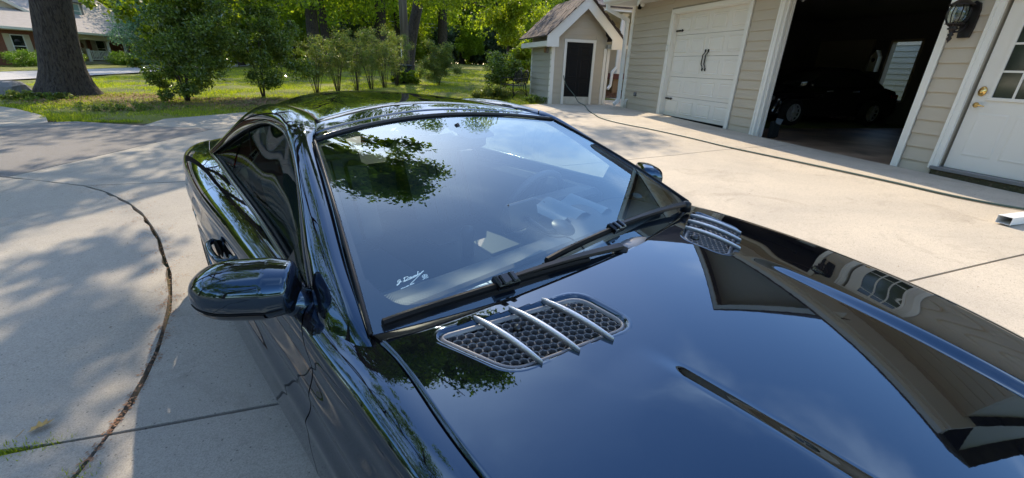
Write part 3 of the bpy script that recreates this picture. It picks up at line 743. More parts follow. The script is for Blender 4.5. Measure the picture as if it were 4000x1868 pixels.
for x in (-.35, .55):
    b = MB(); b.tube([(x, -.02, .86), (x + .02, -.045, .865), (x + .18, -.045, .872), (x + .20, -.02, .87)], .012, 6); b.build('door_handle', 'silver', sed)
b = MB(); b.lathe([(0, -.09), (.05, -.07), (.07, 0), (.05, .07), (0, .09)], (-.98, -.10, 1.0), 10); b.build('mirror', 'paint_sedan', sed)
b = MB(); b.box((2.02, -.012, .72), (2.25, .03, .82), bev=.01); b.build('tail_light', 'red_lens', sed)
b = MB(); b.box((-2.18, -.005, .62), (-1.95, .03, .72), bev=.01); b.build('headlight', 'silver', sed)

# ------------------------------------------------------------------ small shed
shed = empty('small_shed', (5.15, 14.0, .30), 0, 'small gabled sided shed with a black door and white trim', 'shed')
b = MB(); b.box((.02, .012, -.1), (1.93, 2.1, 2.12)); b.add([(.02, .012, 2.12), (1.93, .012, 2.12), (.96, .012, 3.0)], [(0, 1, 2)]); b.add([(.02, 2.1, 2.12), (1.93, 2.1, 2.12), (.96, 2.1, 3.0)], [(2, 1, 0)])
swall = b.build('wall', 'siding', shed)
def board_x(x0, x1, z, h, parent, m='siding', y=0.012):
    b = MB(); b.prism([(y - .026, z), (y, z), (y, z + h + .003), (y - .006, z + h + .003)], x0, x1, 'x'); return b.build('siding_board', m, parent)
def board_y(y0, y1, z, h, parent, m, x=0.02):
    b = MB(); b.prism([(x - .026, z), (x, z), (x, z + h + .003), (x - .006, z + h + .003)], y0, y1, 'y'); return b.build('siding_board', m, parent)
for k in range(11):
    z = .0 + k * .197
    board_x(.115, .415, z, .197, swall); board_x(1.53, 1.845, z, .197, swall); board_y(.0, 2.1, z, .197, swall, 'siding_grey')  # side wall takes the greyer siding copy, its shade put into the colour
board_x(.115, 1.845, 2.167, .20, swall)
for a, c_, z in ((.115, 1.845, 2.36), (.40, 1.53, 2.56), (.61, 1.31, 2.76)):
    board_x(a, c_, z, .197, swall)
def trs(name, a, c_, m='trim', bev=.003): return MB().box(a, c_, bev=bev).build(name, m, shed)
trs('corner_board', (.0, -.012, -.02), (.112, .012, 1.80)); trs('corner_board', (-.004, .0125, -.02), (.02, .09, 1.80)); trs('corner_board', (1.85, -.012, -.02), (1.95, .012, 1.80))
trs('corner_board', (-.004, 2.03, -.02), (.02, 2.12, 1.80))
trs('casing', (.42, -.03, .0), (.508, .01, 1.94)); trs('casing', (1.445, -.03, .0), (1.53, .01, 1.94)); trs('casing', (.42, -.03, 1.942), (1.53, .01, 2.03))
sd = empty('door'); sd.parent = shed
MB().box((.51, .008, .015), (1.443, .045, 1.94)).build('door_leaf', 'black_door', sd)
for (x0, x1, z0, z1) in ((.60, .94, 1.55, 1.80), (1.02, 1.36, 1.55, 1.80), (.60, .94, .86, 1.43), (1.02, 1.36, .86, 1.43), (.60, .94, .34, .74), (1.02, 1.36, .34, .74)):
    b = MB(); e = .022
    vs = [(x0, .007, z0), (x1, .007, z0), (x1, .007, z1), (x0, .007, z1), (x0 + e, -.004, z0 + e), (x1 - e, -.004, z0 + e), (x1 - e, -.004, z1 - e), (x0 + e, -.004, z1 - e),
          (x0 + 2 * e, .004, z0 + 2 * e), (x1 - 2 * e, .004, z0 + 2 * e), (x1 - 2 * e, .004, z1 - 2 * e), (x0 + 2 * e, .004, z1 - 2 * e)]
    b.add(vs, [(r * 4 + q, r * 4 + (q + 1) % 4, r * 4 + 4 + (q + 1) % 4, r * 4 + 4 + q) for r in range(2) for q in range(4)] + [(8, 9, 10, 11)])
    b.build('door_panel', 'black_door', sd)
MB().box((.515, -.012, .012), (1.438, .006, .265)).build('kick_plate', 'kick', sd)
# barge boards at the front (front face at local y = -.40)
b = MB()
left = [(-.32, 1.76), (.07, 1.76), (.07, 2.05), (.965, 2.88), (.965, 3.23), (-.32, 2.07)]
b.prism(left, -.42, -.385, 'y'); b.build('barge_board', 'trim', shed)
b = MB(); b.prism([(2.27, 1.76), (1.90, 1.76), (1.90, 2.05), (.968, 2.88), (.968, 3.23), (2.27, 2.07)], -.42, -.385, 'y'); b.build('barge_board', 'trim', shed)
trs('eave_board', (-.30, -.384, 1.775), (-.27, 2.48, 1.93)); trs('eave_board', (2.22, -.384, 1.775), (2.25, 2.48, 1.93))
MB().box((-.269, -.384, 1.782), (.02, 2.48, 1.80)).build('soffit', 'soffit', shed); MB().box((1.93, -.384, 1.782), (2.219, 2.48, 1.80)).build('soffit', 'soffit', shed)
rb = MB(); AP = (.967, 3.25); EL = (-.37, 2.075); ER = (2.31, 2.075)
for E_ in (EL, ER):
    rb.add([(AP[0], -.45, AP[1]), (E_[0], -.45, E_[1]), (E_[0], 2.55, E_[1]), (AP[0], 2.55, AP[1]), (AP[0], -.45, AP[1] - .03), (E_[0], -.45, E_[1] - .03), (E_[0], 2.55, E_[1] - .03), (AP[0], 2.55, AP[1] - .03)],
           [(0, 1, 2, 3), (7, 6, 5, 4), (0, 4, 5, 1), (1, 5, 6, 2), (2, 6, 7, 3), (3, 7, 4, 0)])
sroof = rb.build('roof', 'shingle_dark', shed)
sl = math.hypot(AP[0] - EL[0], AP[1] - EL[1]); ang = math.atan2(AP[1] - EL[1], AP[0] - EL[0])
SH = []
for v in range(4):
    b = MB(); w = .232 + .008 * v; b.box((-.005, .004, .0), (.17, w, .006 + .003 * v)); me = b.mesh('shingle'); me.materials.append(M['shingle' if v % 2 else 'shingle_dark']); SH.append(me)
for r in range(12):
    off = (r * .37) % .25
    for c_ in range(13):
        y = -.46 + c_ * .25 - off * 0.5 + R_.uniform(-.005, .005)
        if y + .24 > 2.58: continue
        for E_, sgn in ((EL, 1), (ER, -1)):
            if sgn < 0 and c_ % 1: continue
            d_ = r * sl / 12
            o = link('shingle', SH[R_.randrange(4)], None, sroof)
            x = E_[0] + sgn * math.cos(ang) * d_; z = E_[1] + math.sin(ang) * d_
            o.matrix_local = Matrix.Translation((x, y, z + .004)) @ Matrix.Rotation(-ang if sgn > 0 else PI + ang, 4, 'Y') @ (Matrix.Rotation(-.03, 4, 'Y') if sgn > 0 else Matrix.Diagonal((1, 1, -1, 1)))
b = MB(); b.lathe([(0, 0), (.045, .01), (.055, .06), (.05, .13), (.02, .16), (0, .16)], (-.06, .45, 1.60), 12); b.build('wall_light', 'wood', shed)
b = MB(); b.box((-.05, .30, 1.60), (-.0, .36, 1.78), bev=.005); b.build('switch_box', 'stone_grey', shed)

# gate frame between shed and garage
gf = empty('gate_frame', (7.13, 14.0, .3), 0, 'white timber gate frame joined to the right of the shed', 'gate frame')
MB().box((0, 0, -.02), (.10, .10, 1.82), bev=.004).build('post', 'trim', gf); MB().box((-.0, -.005, 1.822), (1.15, .11, 1.93), bev=.004).build('beam', 'trim', gf)

# porch of the house beyond the shed
por = empty('house_porch', (8.6, 17.0, .5), 0, 'shaded back porch with white square post beyond the shed', 'porch')
MB().box((-.1, .0, .60), (6, 4, .80)).build('deck', 'deck_red', por)
MB().box((.60, .02, .83), (.78, .20, 2.98), bev=.004).build('post', 'trim', por); MB().box((.56, -.02, .80), (.82, .24, .86), bev=.004).build('post_base', 'trim', por)
MB().box((.56, -.02, 2.94), (.82, .24, 3.04), bev=.01).build('post_capital', 'trim', por)
MB().box((.5, .05, -.2), (.72, .27, .60)).build('pier', 'wood', por)
MB().box((-.1, 3.6, -.2), (6, 4.0, 3.3)).build('wall', 'siding', por)
b = MB(); b.box((.8, 3.5, 2.1), (1.6, 3.6, 2.75)); b.build('window_frame', 'trim', por); MB().box((.95, 3.49, 2.22), (1.45, 3.50, 2.63)).build('pane', 'window_dark', por)
b = MB(); b.box((.05, 3.5, .8), (.45, 3.6, 2.5)); b.build('door_frame', 'trim', por); MB().box((.15, 3.49, .85), (.38, 3.50, 2.4)).build('pane', 'window_dark', por)
MB().box((-.5, -.3, 3.06), (6.2, 4.2, 3.14)).build('soffit', 'soffit', por); MB().box((-.52, -.34, 3.05), (6.2, -.31, 3.24)).build('fascia', 'trim', por)
MB().box((-.55, -.3, 3.05), (-.52, 4.2, 3.24)).build('fascia', 'trim', por)
b = MB(); b.add([(-.6, -.4, 3.22), (6.3, -.4, 3.22), (6.3, 4.4, 4.6), (-.6, 4.4, 4.6), (-.6, -.4, 3.15), (6.3, -.4, 3.15), (6.3, 4.4, 4.53), (-.6, 4.4, 4.53)], [(0, 1, 2, 3), (7, 6, 5, 4), (0, 4, 5, 1), (1, 5, 6, 2), (2, 6, 7, 3), (3, 7, 4, 0)])
b.build('roof', 'shingle', por)
b = MB(); ribbon(b, [(.52, -.06, 3.0), (.50, -.06, 1.05), (.32, -.10, .85), (.30, -.10, .35), (.15, -.2, .22)], .075, .09); b.build('downspout', 'alu_white', por)

# ------------------------------------------------------------------ garden bench
bn = empty('garden_bench', (4.72, 16.15, G(4.7, 16.1)), 0.12, 'black cast metal garden bench beside the shed', 'bench')
for k in range(5):
    b = MB(); x = -.46 + k * .095; b.tube([(x, -.62, .43), (x, 0, .425), (x, .62, .43)], .014, 6); b.build('seat_slat', 'iron', bn)
for y in (-.62, .62):
    b = MB(); b.tube([(-.50, y, 0), (-.45, y, .12), (-.50, y, .30), (-.47, y, .43)], [.022, .016, .018, .016], 6); b.build('leg', 'iron', bn)
    b = MB(); b.tube([(.12, y, 0), (.04, y, .15), (.0, y, .43), (.06, y, .66), (.13, y, .90)], [.022, .016, .018, .016, .014], 6); b.build('leg', 'iron', bn)
    b = MB(); b.tube([(-.47, y, .43), (-.50, y, .55), (-.46, y, .64), (-.2, y, .66), (.07, y, .68)], .014, 6)
    b.tube([(-.49, y, .02), (-.30, y, .24), (-.1, y, .27), (.06, y, .08)], .010, 6); b.build('armrest', 'iron', bn)
b = MB()
for cy in (-.31, .31):
    ring = [(.055 + .10 * (z_ - .5) / .4, cy + .29 * math.cos(a), z_) for a in np.linspace(0, 2 * PI, 21) for z_ in [.70 + .24 * math.sin(a)]]
    b.tube(ring, .014, 6)
    for k in range(-4, 5):
        for sg in (-1, 1):
            p = []
            for q in np.linspace(-1, 1, 9):
                yy = cy + k * .065 + sg * q * .10; zz = .70 + q * .22
                if ((yy - cy) / .29) ** 2 + ((zz - .70) / .24) ** 2 < 1.0: p.append((.055 + .10 * (zz - .5) / .4, yy, zz))
            if len(p) > 1: b.tube(p, .006, 4)
b.tube([(.01, -.62, .47), (.01, .62, .47)], .012, 6); b.build('backrest', 'iron', bn)

# ------------------------------------------------------------------ hose, downspout piece, leaf
hp = [(5.60, 13.93, 1.23), (5.63, 13.90, 1.08), (5.70, 13.80, .90), (5.80, 13.4, .66), (5.75, 12.9, .48), (5.56, 12.0, G(5.56, 12) + .10)]
hp += [(x, y, G(x, y) + .016) for x, y in ((5.38, 11.3), (5.15, 10.45), (5.02, 9.9), (5.02, 9.3), (5.12, 8.7), (5.28, 8.1), (5.40, 7.5), (5.50, 6.8), (5.56, 6.1), (5.66, 5.5), (5.78, 4.85), (5.88, 4.2), (5.97, 3.6), (6.02, 3.1), (6.13, 2.72), (6.3, 2.45), (6.5, 2.2), (6.55, 1.7), (6.2, 1.2))]
def smooth_path(p, k=5):
    P = [Vector(a) for a in p]; out = []
    for i in range(len(P) - 1):
        p0, p1, p2, p3 = P[max(i - 1, 0)], P[i], P[i + 1], P[min(i + 2, len(P) - 1)]
        for j in range(k):
            t = j / k
            out.append(.5 * ((2 * p1) + (-p0 + p2) * t + (2 * p0 - 5 * p1 + 4 * p2 - p3) * t * t + (-p0 + 3 * p1 - 3 * p2 + p3) * t ** 3))
    out.append(P[-1]); return out
tag(MB().tube(smooth_path(hp), .0135, 8).build('garden_hose', 'hose'), 'dark green garden hose running from the shed door across the driveway', 'hose')
b = MB(); pz = G(5.6, 2.4)
mt = Matrix.Translation((5.44, 2.34, pz + .045)) @ Matrix.Rotation(math.radians(3), 4, 'Z')
w_, h_, t_ = .052, .036, .003
for (a, c_) in (((0, -w_, -h_), (2.3, w_, -h_ + t_)), ((0, -w_, h_ - t_), (2.3, w_, h_)), ((0, -w_, -h_ + t_), (2.3, -w_ + t_, h_ - t_)), ((0, w_ - t_, -h_ + t_), (2.3, w_, h_ - t_))): b.box(a, c_, mt)
for y in (-.03, -.01, .01, .03): b.box((0.004, y - .003, h_ + .0002), (2.3, y + .003, h_ + .002), mt)
tag(b.build('downspout_offcut', 'alu_white'), 'loose white length of rectangular downspout lying on the driveway', 'downspout')
def leaf_obj(name, loc, size, rz, label, m='dead_leaf'):
    out = [(0, -.5), (.10, -.32), (.30, -.34), (.22, -.15), (.45, -.02), (.26, .08), (.38, .28), (.16, .24), (.10, .42), (0, .55), (-.10, .40), (-.18, .22), (-.36, .26), (-.24, .06), (-.44, -.04), (-.22, -.16), (-.28, -.34), (-.09, -.32)]
    vs = []
    for lay in (0, 1):
        for x, y in out: vs.append((x * size * .8, y * size, .02 * size + .9 * size * x * x + .35 * size * max(0, y) ** 2 + lay * .0015))
    n = len(out); b = MB(); c0 = [(0, y * size, .02 * size + .35 * size * max(0, y) ** 2 + (.0015)) for y in np.linspace(-.5, .55, 8)]
    k = len(vs); vs += c0
    fs = []
    for i in range(n):
        j = (i + 1) % n
        def near(q): return k + int(round((out[q][1] + .5) / 1.05 * 7))
        a_, b_ = near(i), near(j)
        if a_ == b_: fs.append((n + i, n + j, a_))
        else: fs.append((n + i, n + j, b_, a_))
    b.add(vs, fs, True)
    b.tube([(0, -.5 * size, .02), (0.02 * size, -.72 * size, .008), (.06 * size, -.85 * size, .004)], .0012, 4)
    o = b.build(name, m); o.location = loc; o.rotation_euler = (0.1, -.12, rz)
    return tag(o, label, 'leaf')
leaf_obj('fallen_leaf', (-1.50, 1.79, G(-1.5, 1.8) + .012), .085, -1.1, 'yellow curled oak leaf lying on the concrete near the grassy joint')
# litter that nobody could count
rng = np.random.default_rng(11)
def litter(name, n, reg, size, m, label, kind='stuff'):
    V = []; F = []
    for i in range(n):
        x, y = reg(rng); z = G(x, y) + .004; s = size * rng.uniform(.5, 1.4); a = rng.uniform(0, 2 * PI)
        c_, s_ = math.cos(a) * s, math.sin(a) * s; k = len(V); w = rng.uniform(.25, .6)
        V += [(x - c_, y - s_, z), (x + s_ * w, y - c_ * w, z + s * .25), (x + c_, y + s_, z + s * .1), (x - s_ * w, y + c_ * w, z + s * .2)]; F.append((k, k + 1, k + 2, k + 3))
    o = link(name, npmesh(name, V, F), m, kind=kind); tag(o, label)
    return o
litter('leaf_debris', 420, lambda r: (r.uniform(-6, 7), r.uniform(-1, 12)), .010, 'debris', 'bits of dry leaf and bark scattered on the driveway')
litter('joint_debris', 900, lambda r: (lambda p, q: (p[0] + (q[0] - p[0]) * r.uniform() + r.normal() * .012, p[1] + (q[1] - p[1]) * r.uniform() + r.normal() * .012))(*[(ARC3 + [JX] + ARC4[:3])[i] for i in (lambda k: (k, k + 1))(int(r.integers(0, 15)))]), .007, 'mulch', 'brown leaf crumbs packed in the curved joint')

# ------------------------------------------------------------------ foliage
def leafcloud(name, clumps, size, m, rng, shell=.55, droop=.3, aspect=.55, flat=0.0):
    """clumps: (centre, (rx,ry,rz), count)"""
    C_, RR, = [], []
    for c, r, n in clumps:
        u = rng.normal(size=(n, 3)); u /= np.linalg.norm(u, axis=1, keepdims=True)
        d = (shell + (1 - shell) * rng.random((n, 1))) * (1 + .10 * rng.normal(size=(n, 1)))
        C_.append(np.array(c) + u * d * np.array(r)); RR.append(u)
    P = np.concatenate(C_); U = np.concatenate(RR); n = len(P)
    nrm = U * .5 + rng.normal(size=(n, 3)) * .8 + np.array([0, 0, .35]); nrm /= np.linalg.norm(nrm, axis=1, keepdims=True)
    t = rng.normal(size=(n, 3)) + np.array([0, 0, -droop]); t -= (t * nrm).sum(1, keepdims=True) * nrm; t /= np.linalg.norm(t, axis=1, keepdims=True)
    b = np.cross(nrm, t); s = size * rng.uniform(.65, 1.3, (n, 1))
    V = np.stack([P - t * s * .5, P + b * s * aspect * .5 + nrm * s * .08, P + t * s * .5, P - b * s * aspect * .5 + nrm * s * .08], 1).reshape(-1, 3)
    F = np.arange(4 * n).reshape(n, 4)
    me = npmesh(name, V, F); me.materials.append(M[m]); return me
def blob_clumps(rng, k, R, r0, r1, per, lo=-1, squash=.8):
    out = []
    for i in range(k):
        u = rng.normal(size=3); u /= np.linalg.norm(u); u[2] = max(u[2], lo)
        d = rng.uniform(.55, 1.0); r = rng.uniform(r0, r1)
        out.append(((u[0] * R[0] * d, u[1] * R[1] * d, u[2] * R[2] * d), (r, r, r * squash), int(per * (r / r1) ** 2)))
    return out
rg = np.random.default_rng(5)
def trunk(path, rad, parent, m='bark', n=18, name='trunk', flare=0.0, lobes=5):
    P = smooth_path(path, 4); k = len(P)
    rr = np.interp(np.linspace(0, 1, k), np.linspace(0, 1, len(rad)), rad)
    vs = []; fs = []
    for i, p in enumerate(P):
        for j in range(n):
            a = 2 * PI * j / n
            f = 1 + .05 * math.sin(3 * a + i * .5) + .03 * math.sin(7 * a - i * .8)
            h = max(0, 1 - (p.z - P[0].z) / 1.2)
            f += flare * h * h * (.6 + .4 * math.cos(lobes * a + 1.0))
            vs.append((p.x + rr[i] * f * math.cos(a), p.y + rr[i] * f * math.sin(a), p.z))
    for i in range(k - 1):
        for j in range(n): fs.append((i * n + j, i * n + (j + 1) % n, (i + 1) * n + (j + 1) % n, (i + 1) * n + j))
    b = MB(); b.add(vs, fs, True); return b.build(name, m, parent)
def limb(a, b_, r, parent, m='bark', sag=.5, seed=0):
    rr = random.Random(seed); A = Vector(a); B = Vector(b_)
    pts = []
    for t in np.linspace(0, 1, 6):
        p = A.lerp(B, t); p.z += sag * math.sin(t * PI) * (B - A).length * .15
        if 0 < t < 1: p += Vector((rr.uniform(-1, 1), rr.uniform(-1, 1), rr.uniform(-.6, .6))) * (B - A).length * .035
        pts.append(p)
    mb = MB(); P = smooth_path(pts, 3); mb.tube(P, list(np.interp(np.linspace(0, 1, len(P)), [0, 1], [r, r * .25])), 7)
    for q in range(5):
        i = rr.randrange(len(P) // 3, len(P)); d = Vector((rr.uniform(-1, 1), rr.uniform(-1, 1), rr.uniform(-.4, .7))).normalized() * (B - A).length * rr.uniform(.15, .35)
        mb.tube([P[i], P[i] + d * .5 + Vector((0, 0, .1)), P[i] + d], [r * .35, r * .22, r * .08], 5)
    return mb.build('branch', m, parent)

# crown meshes (origin at the crown's centre, about 1 unit = 1 m)
CR_OAK = leafcloud('crown', blob_clumps(rg, 50, (7.4, 7.4, 4.6), .7, 1.7, 900), .18, 'leaf_oak', rg, shell=.35)
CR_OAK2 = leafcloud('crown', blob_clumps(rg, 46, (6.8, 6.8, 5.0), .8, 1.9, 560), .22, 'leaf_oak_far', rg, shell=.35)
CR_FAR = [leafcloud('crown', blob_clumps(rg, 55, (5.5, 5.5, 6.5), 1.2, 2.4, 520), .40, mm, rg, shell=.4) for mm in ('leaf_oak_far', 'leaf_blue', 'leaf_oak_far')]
def tree(name, x, y, h, r, crown, cs, cz, label, cat='tree', group=None, lean=(0, 0), limbs=6, bark='bark', flare=.5, rz=0.0, seed=1, low=None):
    z0 = G(x, y) - .05
    t = empty(name, (x, y, z0), 0, label, cat, group)
    trunk([(0, 0, -.1), (0.02, 0, .4), (lean[0] * .2, lean[1] * .2, h * .25), (lean[0] * .55, lean[1] * .5, h * .55), (lean[0], lean[1], h)], [r * 1.25, r * 1.04, r * .92, r * .8, r * .45], t, bark, flare=flare)
    rr = random.Random(seed)
    for i in range(limbs):
        a = 2 * PI * i / limbs + rr.uniform(-.4, .4); L = cs * rr.uniform(3.5, 6.2); zz = h * rr.uniform(.55, .95); k = zz / h
        limb((lean[0] * k, lean[1] * k, zz), (lean[0] + L * math.cos(a), lean[1] + L * math.sin(a), zz + rr.uniform(.2, 2.8) * cs), r * .38, t, bark, seed=seed * 31 + i)
    c = link('crown', crown, None, t); c.location = (lean[0], lean[1], cz); c.rotation_euler = (0, 0, rz); c.scale = (cs, cs, cs)
    return t
tree('oak_tree', -8.95, 15.9, 8.5, .47, CR_OAK, 1.12, 9.7, 'huge dark oak trunk with flared base nearest the left edge of the lawn', lean=(1.3, -.3), limbs=9, flare=.9, seed=3)
oak_near = [o for o in bpy.data.objects if o.name == 'oak_tree'][0]
for c_ in oak_near.children:
    if c_.name.startswith('crown'): c_.location = (-.2, 2.6, 9.8)
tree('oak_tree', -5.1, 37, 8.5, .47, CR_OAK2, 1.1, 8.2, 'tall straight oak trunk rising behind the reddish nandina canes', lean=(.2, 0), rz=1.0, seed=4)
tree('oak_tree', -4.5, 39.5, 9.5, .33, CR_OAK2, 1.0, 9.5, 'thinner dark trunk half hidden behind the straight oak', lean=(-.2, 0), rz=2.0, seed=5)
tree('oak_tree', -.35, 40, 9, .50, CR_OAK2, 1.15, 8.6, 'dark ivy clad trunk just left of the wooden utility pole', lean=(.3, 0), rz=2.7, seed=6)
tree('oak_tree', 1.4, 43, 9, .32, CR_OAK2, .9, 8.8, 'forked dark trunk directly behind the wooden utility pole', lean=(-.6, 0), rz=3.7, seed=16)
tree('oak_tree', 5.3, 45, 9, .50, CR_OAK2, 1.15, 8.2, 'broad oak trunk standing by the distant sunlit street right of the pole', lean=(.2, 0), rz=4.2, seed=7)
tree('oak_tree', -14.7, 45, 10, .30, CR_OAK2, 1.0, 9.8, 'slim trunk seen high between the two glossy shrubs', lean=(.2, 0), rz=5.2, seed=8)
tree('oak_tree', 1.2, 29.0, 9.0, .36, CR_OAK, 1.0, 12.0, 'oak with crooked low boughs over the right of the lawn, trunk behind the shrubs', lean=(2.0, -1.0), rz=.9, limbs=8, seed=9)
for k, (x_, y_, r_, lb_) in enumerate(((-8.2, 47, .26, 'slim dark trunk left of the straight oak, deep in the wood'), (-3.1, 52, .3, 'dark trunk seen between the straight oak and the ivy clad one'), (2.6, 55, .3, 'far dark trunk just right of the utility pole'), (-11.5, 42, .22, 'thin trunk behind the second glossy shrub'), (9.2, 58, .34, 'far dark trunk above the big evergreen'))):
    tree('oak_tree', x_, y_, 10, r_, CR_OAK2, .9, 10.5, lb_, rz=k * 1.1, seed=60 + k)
# a tree south of the garage, seen only in the bonnet's reflection
CR_YELLOW = leafcloud('crown', blob_clumps(rg, 44, (4.6, 4.6, 3.4), .6, 1.3, 620), .15, 'leaf_bright', rg, shell=.3)
tree('maple_tree', 11.2, -3.6, 4.5, .22, CR_YELLOW, 1.0, 5.0, 'yellow-green tree south of the garage, mirrored in the bonnet', rz=1.9, seed=10)
# overhanging canopy: second large oak west of the drive
def thin_clumps():
    out = []
    for c_, r_, n_ in blob_clumps(rg, 64, (6.6, 5.2, 3.2), .5, 1.1, 620):
        X, Y, Z = c_[0] - 3.4, c_[1] + 8.0, c_[2] + 10.2
        if X < -3.4: out.append((c_, r_, n_))
    for k in range(120):
        Y = rg.uniform(5.5, 11.0); lo, hi = (1.35 + (Y - 1.5) * 1.0 if k % 4 else 1.0 + (Y - 1.5) * .80), 1.2 + (Y - 1.6) * 1.56; Z = rg.uniform(lo, max(hi, lo + .5)); X = rg.uniform(-4.0, .31 * Y - .3); q = rg.uniform(.4, .85)
        out.append(((X + 3.4, Y - 8.0, Z - 10.2), (q, q, q * .6), int(900 * q * q)))
    return out
CR_THIN = leafcloud('crown', thin_clumps(), .15, 'leaf_oak', rg, shell=.2)
t = tree('oak_tree', -9.6, 6.0, 8.0, .45, CR_THIN, 1.0, 10.2, 'large oak west of the driveway whose boughs reach over the car', lean=(3.0, .8), limbs=7, rz=0.0, seed=12)
for c_ in t.children:
    if c_.name.startswith('crown'): c_.location = (6.2, 2.0, 10.2)
for k, q in enumerate(((8.0, 2.2, 10.0), (8.6, 3.6, 11.4), (7.6, 4.6, 11.8), (6.0, 1.6, 9.2))): limb((2.6, .7, 7.0), q, .17, t, sag=.5, seed=300 + k)

tree('oak_tree', -12.5, .5, 8.0, .4, CR_OAK, 1.0, 8.8, 'broad oak west of the driveway level with the car door, outside the picture', limbs=6, rz=1.3, seed=13)
tree('oak_tree', -11.5, -9.5, 8.0, .4, CR_OAK, .95, 8.6, 'broad oak at the south-west end of the driveway, outside the picture', limbs=6, rz=3.3, seed=14)
cl = []
for k in range(44):
    q = rg.uniform(.35, .95); x_ = rg.uniform(-8.0, -1.5); cl.append(((x_, rg.uniform(10.5, 16.5), rg.uniform(8.0, 12.0)), (q, q, q * .6), int(1100 * q * q)))
me = leafcloud('bough_foliage', [((c[0] + 8.95, c[1] - 15.9, c[2] - G(-8.95, 15.9)), r, n) for c, r, n in cl], .17, 'leaf_oak', rg, shell=.2)
link('bough_foliage', me, None, oak_near)
for k, q in enumerate(((6.6, -4.5, 9.5), (5.2, -2.0, 10.5), (3.0, -5.0, 9.0))): limb((.4, -.2, 6.5), q, .15, oak_near, sag=.5, seed=400 + k)
def low_bough(pts, n, size, m, parent_label, seed):
    r2 = np.random.default_rng(seed); cl = []
    for p, r in pts: cl.append((p, (r, r, r * .7), int(n * r * r)))
    return leafcloud('foliage', cl, size, m, r2, shell=.2, droop=.8, aspect=.62)
# hanging boughs of the near oak (children of it): built as their own foliage parts
oak0 = [o for o in bpy.data.objects if o.name == 'oak_tree'][0]
me = low_bough([((2.6, -1.6, 2.2), .42), ((3.1, -1.9, 1.75), .30), ((2.9, -1.5, 2.7), .6), ((3.6, -2.0, 2.55), .5), ((4.3, -1.8, 2.6), .5), ((4.9, -1.2, 2.75), .55), ((5.3, -1.5, 2.2), .35), ((2.0, -1.2, 2.65), .35), ((1.7, -1.2, 2.35), .22), ((5.8, -.8, 2.9), .6), ((6.6, -.5, 3.1), .6), ((3.6, -1.5, 3.3), .8), ((5.0, -1.2, 3.5), .9)], 900, .13, 'leaf_oak', '', 3)
o = link('low_bough', me, None, oak0)
limb((.5, 0, 4.5), (3.6, -1.8, 2.7), .07, oak0, sag=.6, seed=77); limb((.6, 0, 4.8), (6.4, -.6, 3.1), .08, oak0, sag=.7, seed=78)
oak9 = [o for o in bpy.data.objects if o.type == 'EMPTY' and o.name.startswith('oak_tree') and abs(o.location.y - 29.0) < .1][0]
for c_ in oak9.children:
    if c_.name.startswith('crown'): c_.scale = (.95, .95, 1.45)
boff = Vector((2.0, -2.0, 0))
me = low_bough([((x, y, z), r) for x, y, z, r in ((x0_ + 2.0, y0_ - 2.0, z0_, r0_) for x0_, y0_, z0_, r0_ in ((.3, -3, 3.6, .8), (1.2, -3.4, 3.9, .8), (2.0, -3.2, 3.2, .6), (2.6, -3.5, 3.9, .8), (3.4, -3.2, 3.5, .7), (4.1, -3.4, 4.0, .9), (1.6, -3.2, 2.7, .4), (3.0, -3.0, 2.7, .5), (-.6, -3.2, 3.9, .8), (-1.3, -3.0, 3.5, .5), (4.8, -3.0, 3.4, .7)))], 620, .15, 'leaf_bright', '', 4)
link('low_bough', me, None, oak9)
limb((1.4, -.6, 5.2), (3.8, -5.3, 3.4), .12, oak9, sag=-.2, seed=79); limb((1.5, -.6, 5.5), (6.4, -5.3, 3.7), .10, oak9, sag=.2, seed=80); limb((1.3, -.5, 4.6), (1.4, -5.3, 3.7), .10, oak9, sag=.1, seed=81)

# far wooded edge: individual trees beyond the street
rr = random.Random(21)
FAR = []
fk = 0
labs = ['tall pale green tree on the far wooded edge', 'bluish green hazy tree on the far wooded edge', 'dense mid green tree on the far wooded edge']
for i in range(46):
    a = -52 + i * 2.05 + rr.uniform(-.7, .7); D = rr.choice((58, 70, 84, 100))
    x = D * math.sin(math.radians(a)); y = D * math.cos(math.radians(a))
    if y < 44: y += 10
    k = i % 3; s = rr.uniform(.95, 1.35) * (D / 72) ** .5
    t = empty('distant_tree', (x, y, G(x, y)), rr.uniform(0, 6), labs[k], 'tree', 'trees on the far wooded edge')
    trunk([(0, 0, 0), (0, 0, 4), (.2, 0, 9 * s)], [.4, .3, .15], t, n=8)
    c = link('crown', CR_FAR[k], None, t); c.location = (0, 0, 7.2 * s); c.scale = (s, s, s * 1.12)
for i in range(16):
    a = 172 + i * 9.5 + rr.uniform(-2, 2); D = rr.choice((40, 48, 56)); x = D * math.sin(math.radians(a)); y = D * math.cos(math.radians(a)); s = rr.uniform(.8, 1.05)
    t = empty('yard_tree', (x, y, G(x, y)), rr.uniform(0, 6), 'leafy tree of the yard south and west of the driveway, outside the picture', 'tree', 'trees behind the viewer')
    trunk([(0, 0, 0), (0, 0, 4), (.2, 0, 8 * s)], [.4, .3, .15], t, n=8); c = link('crown', CR_FAR[0 if i % 2 else 2], None, t); c.location = (0, 0, 7.0 * s); c.scale = (s, s, s)
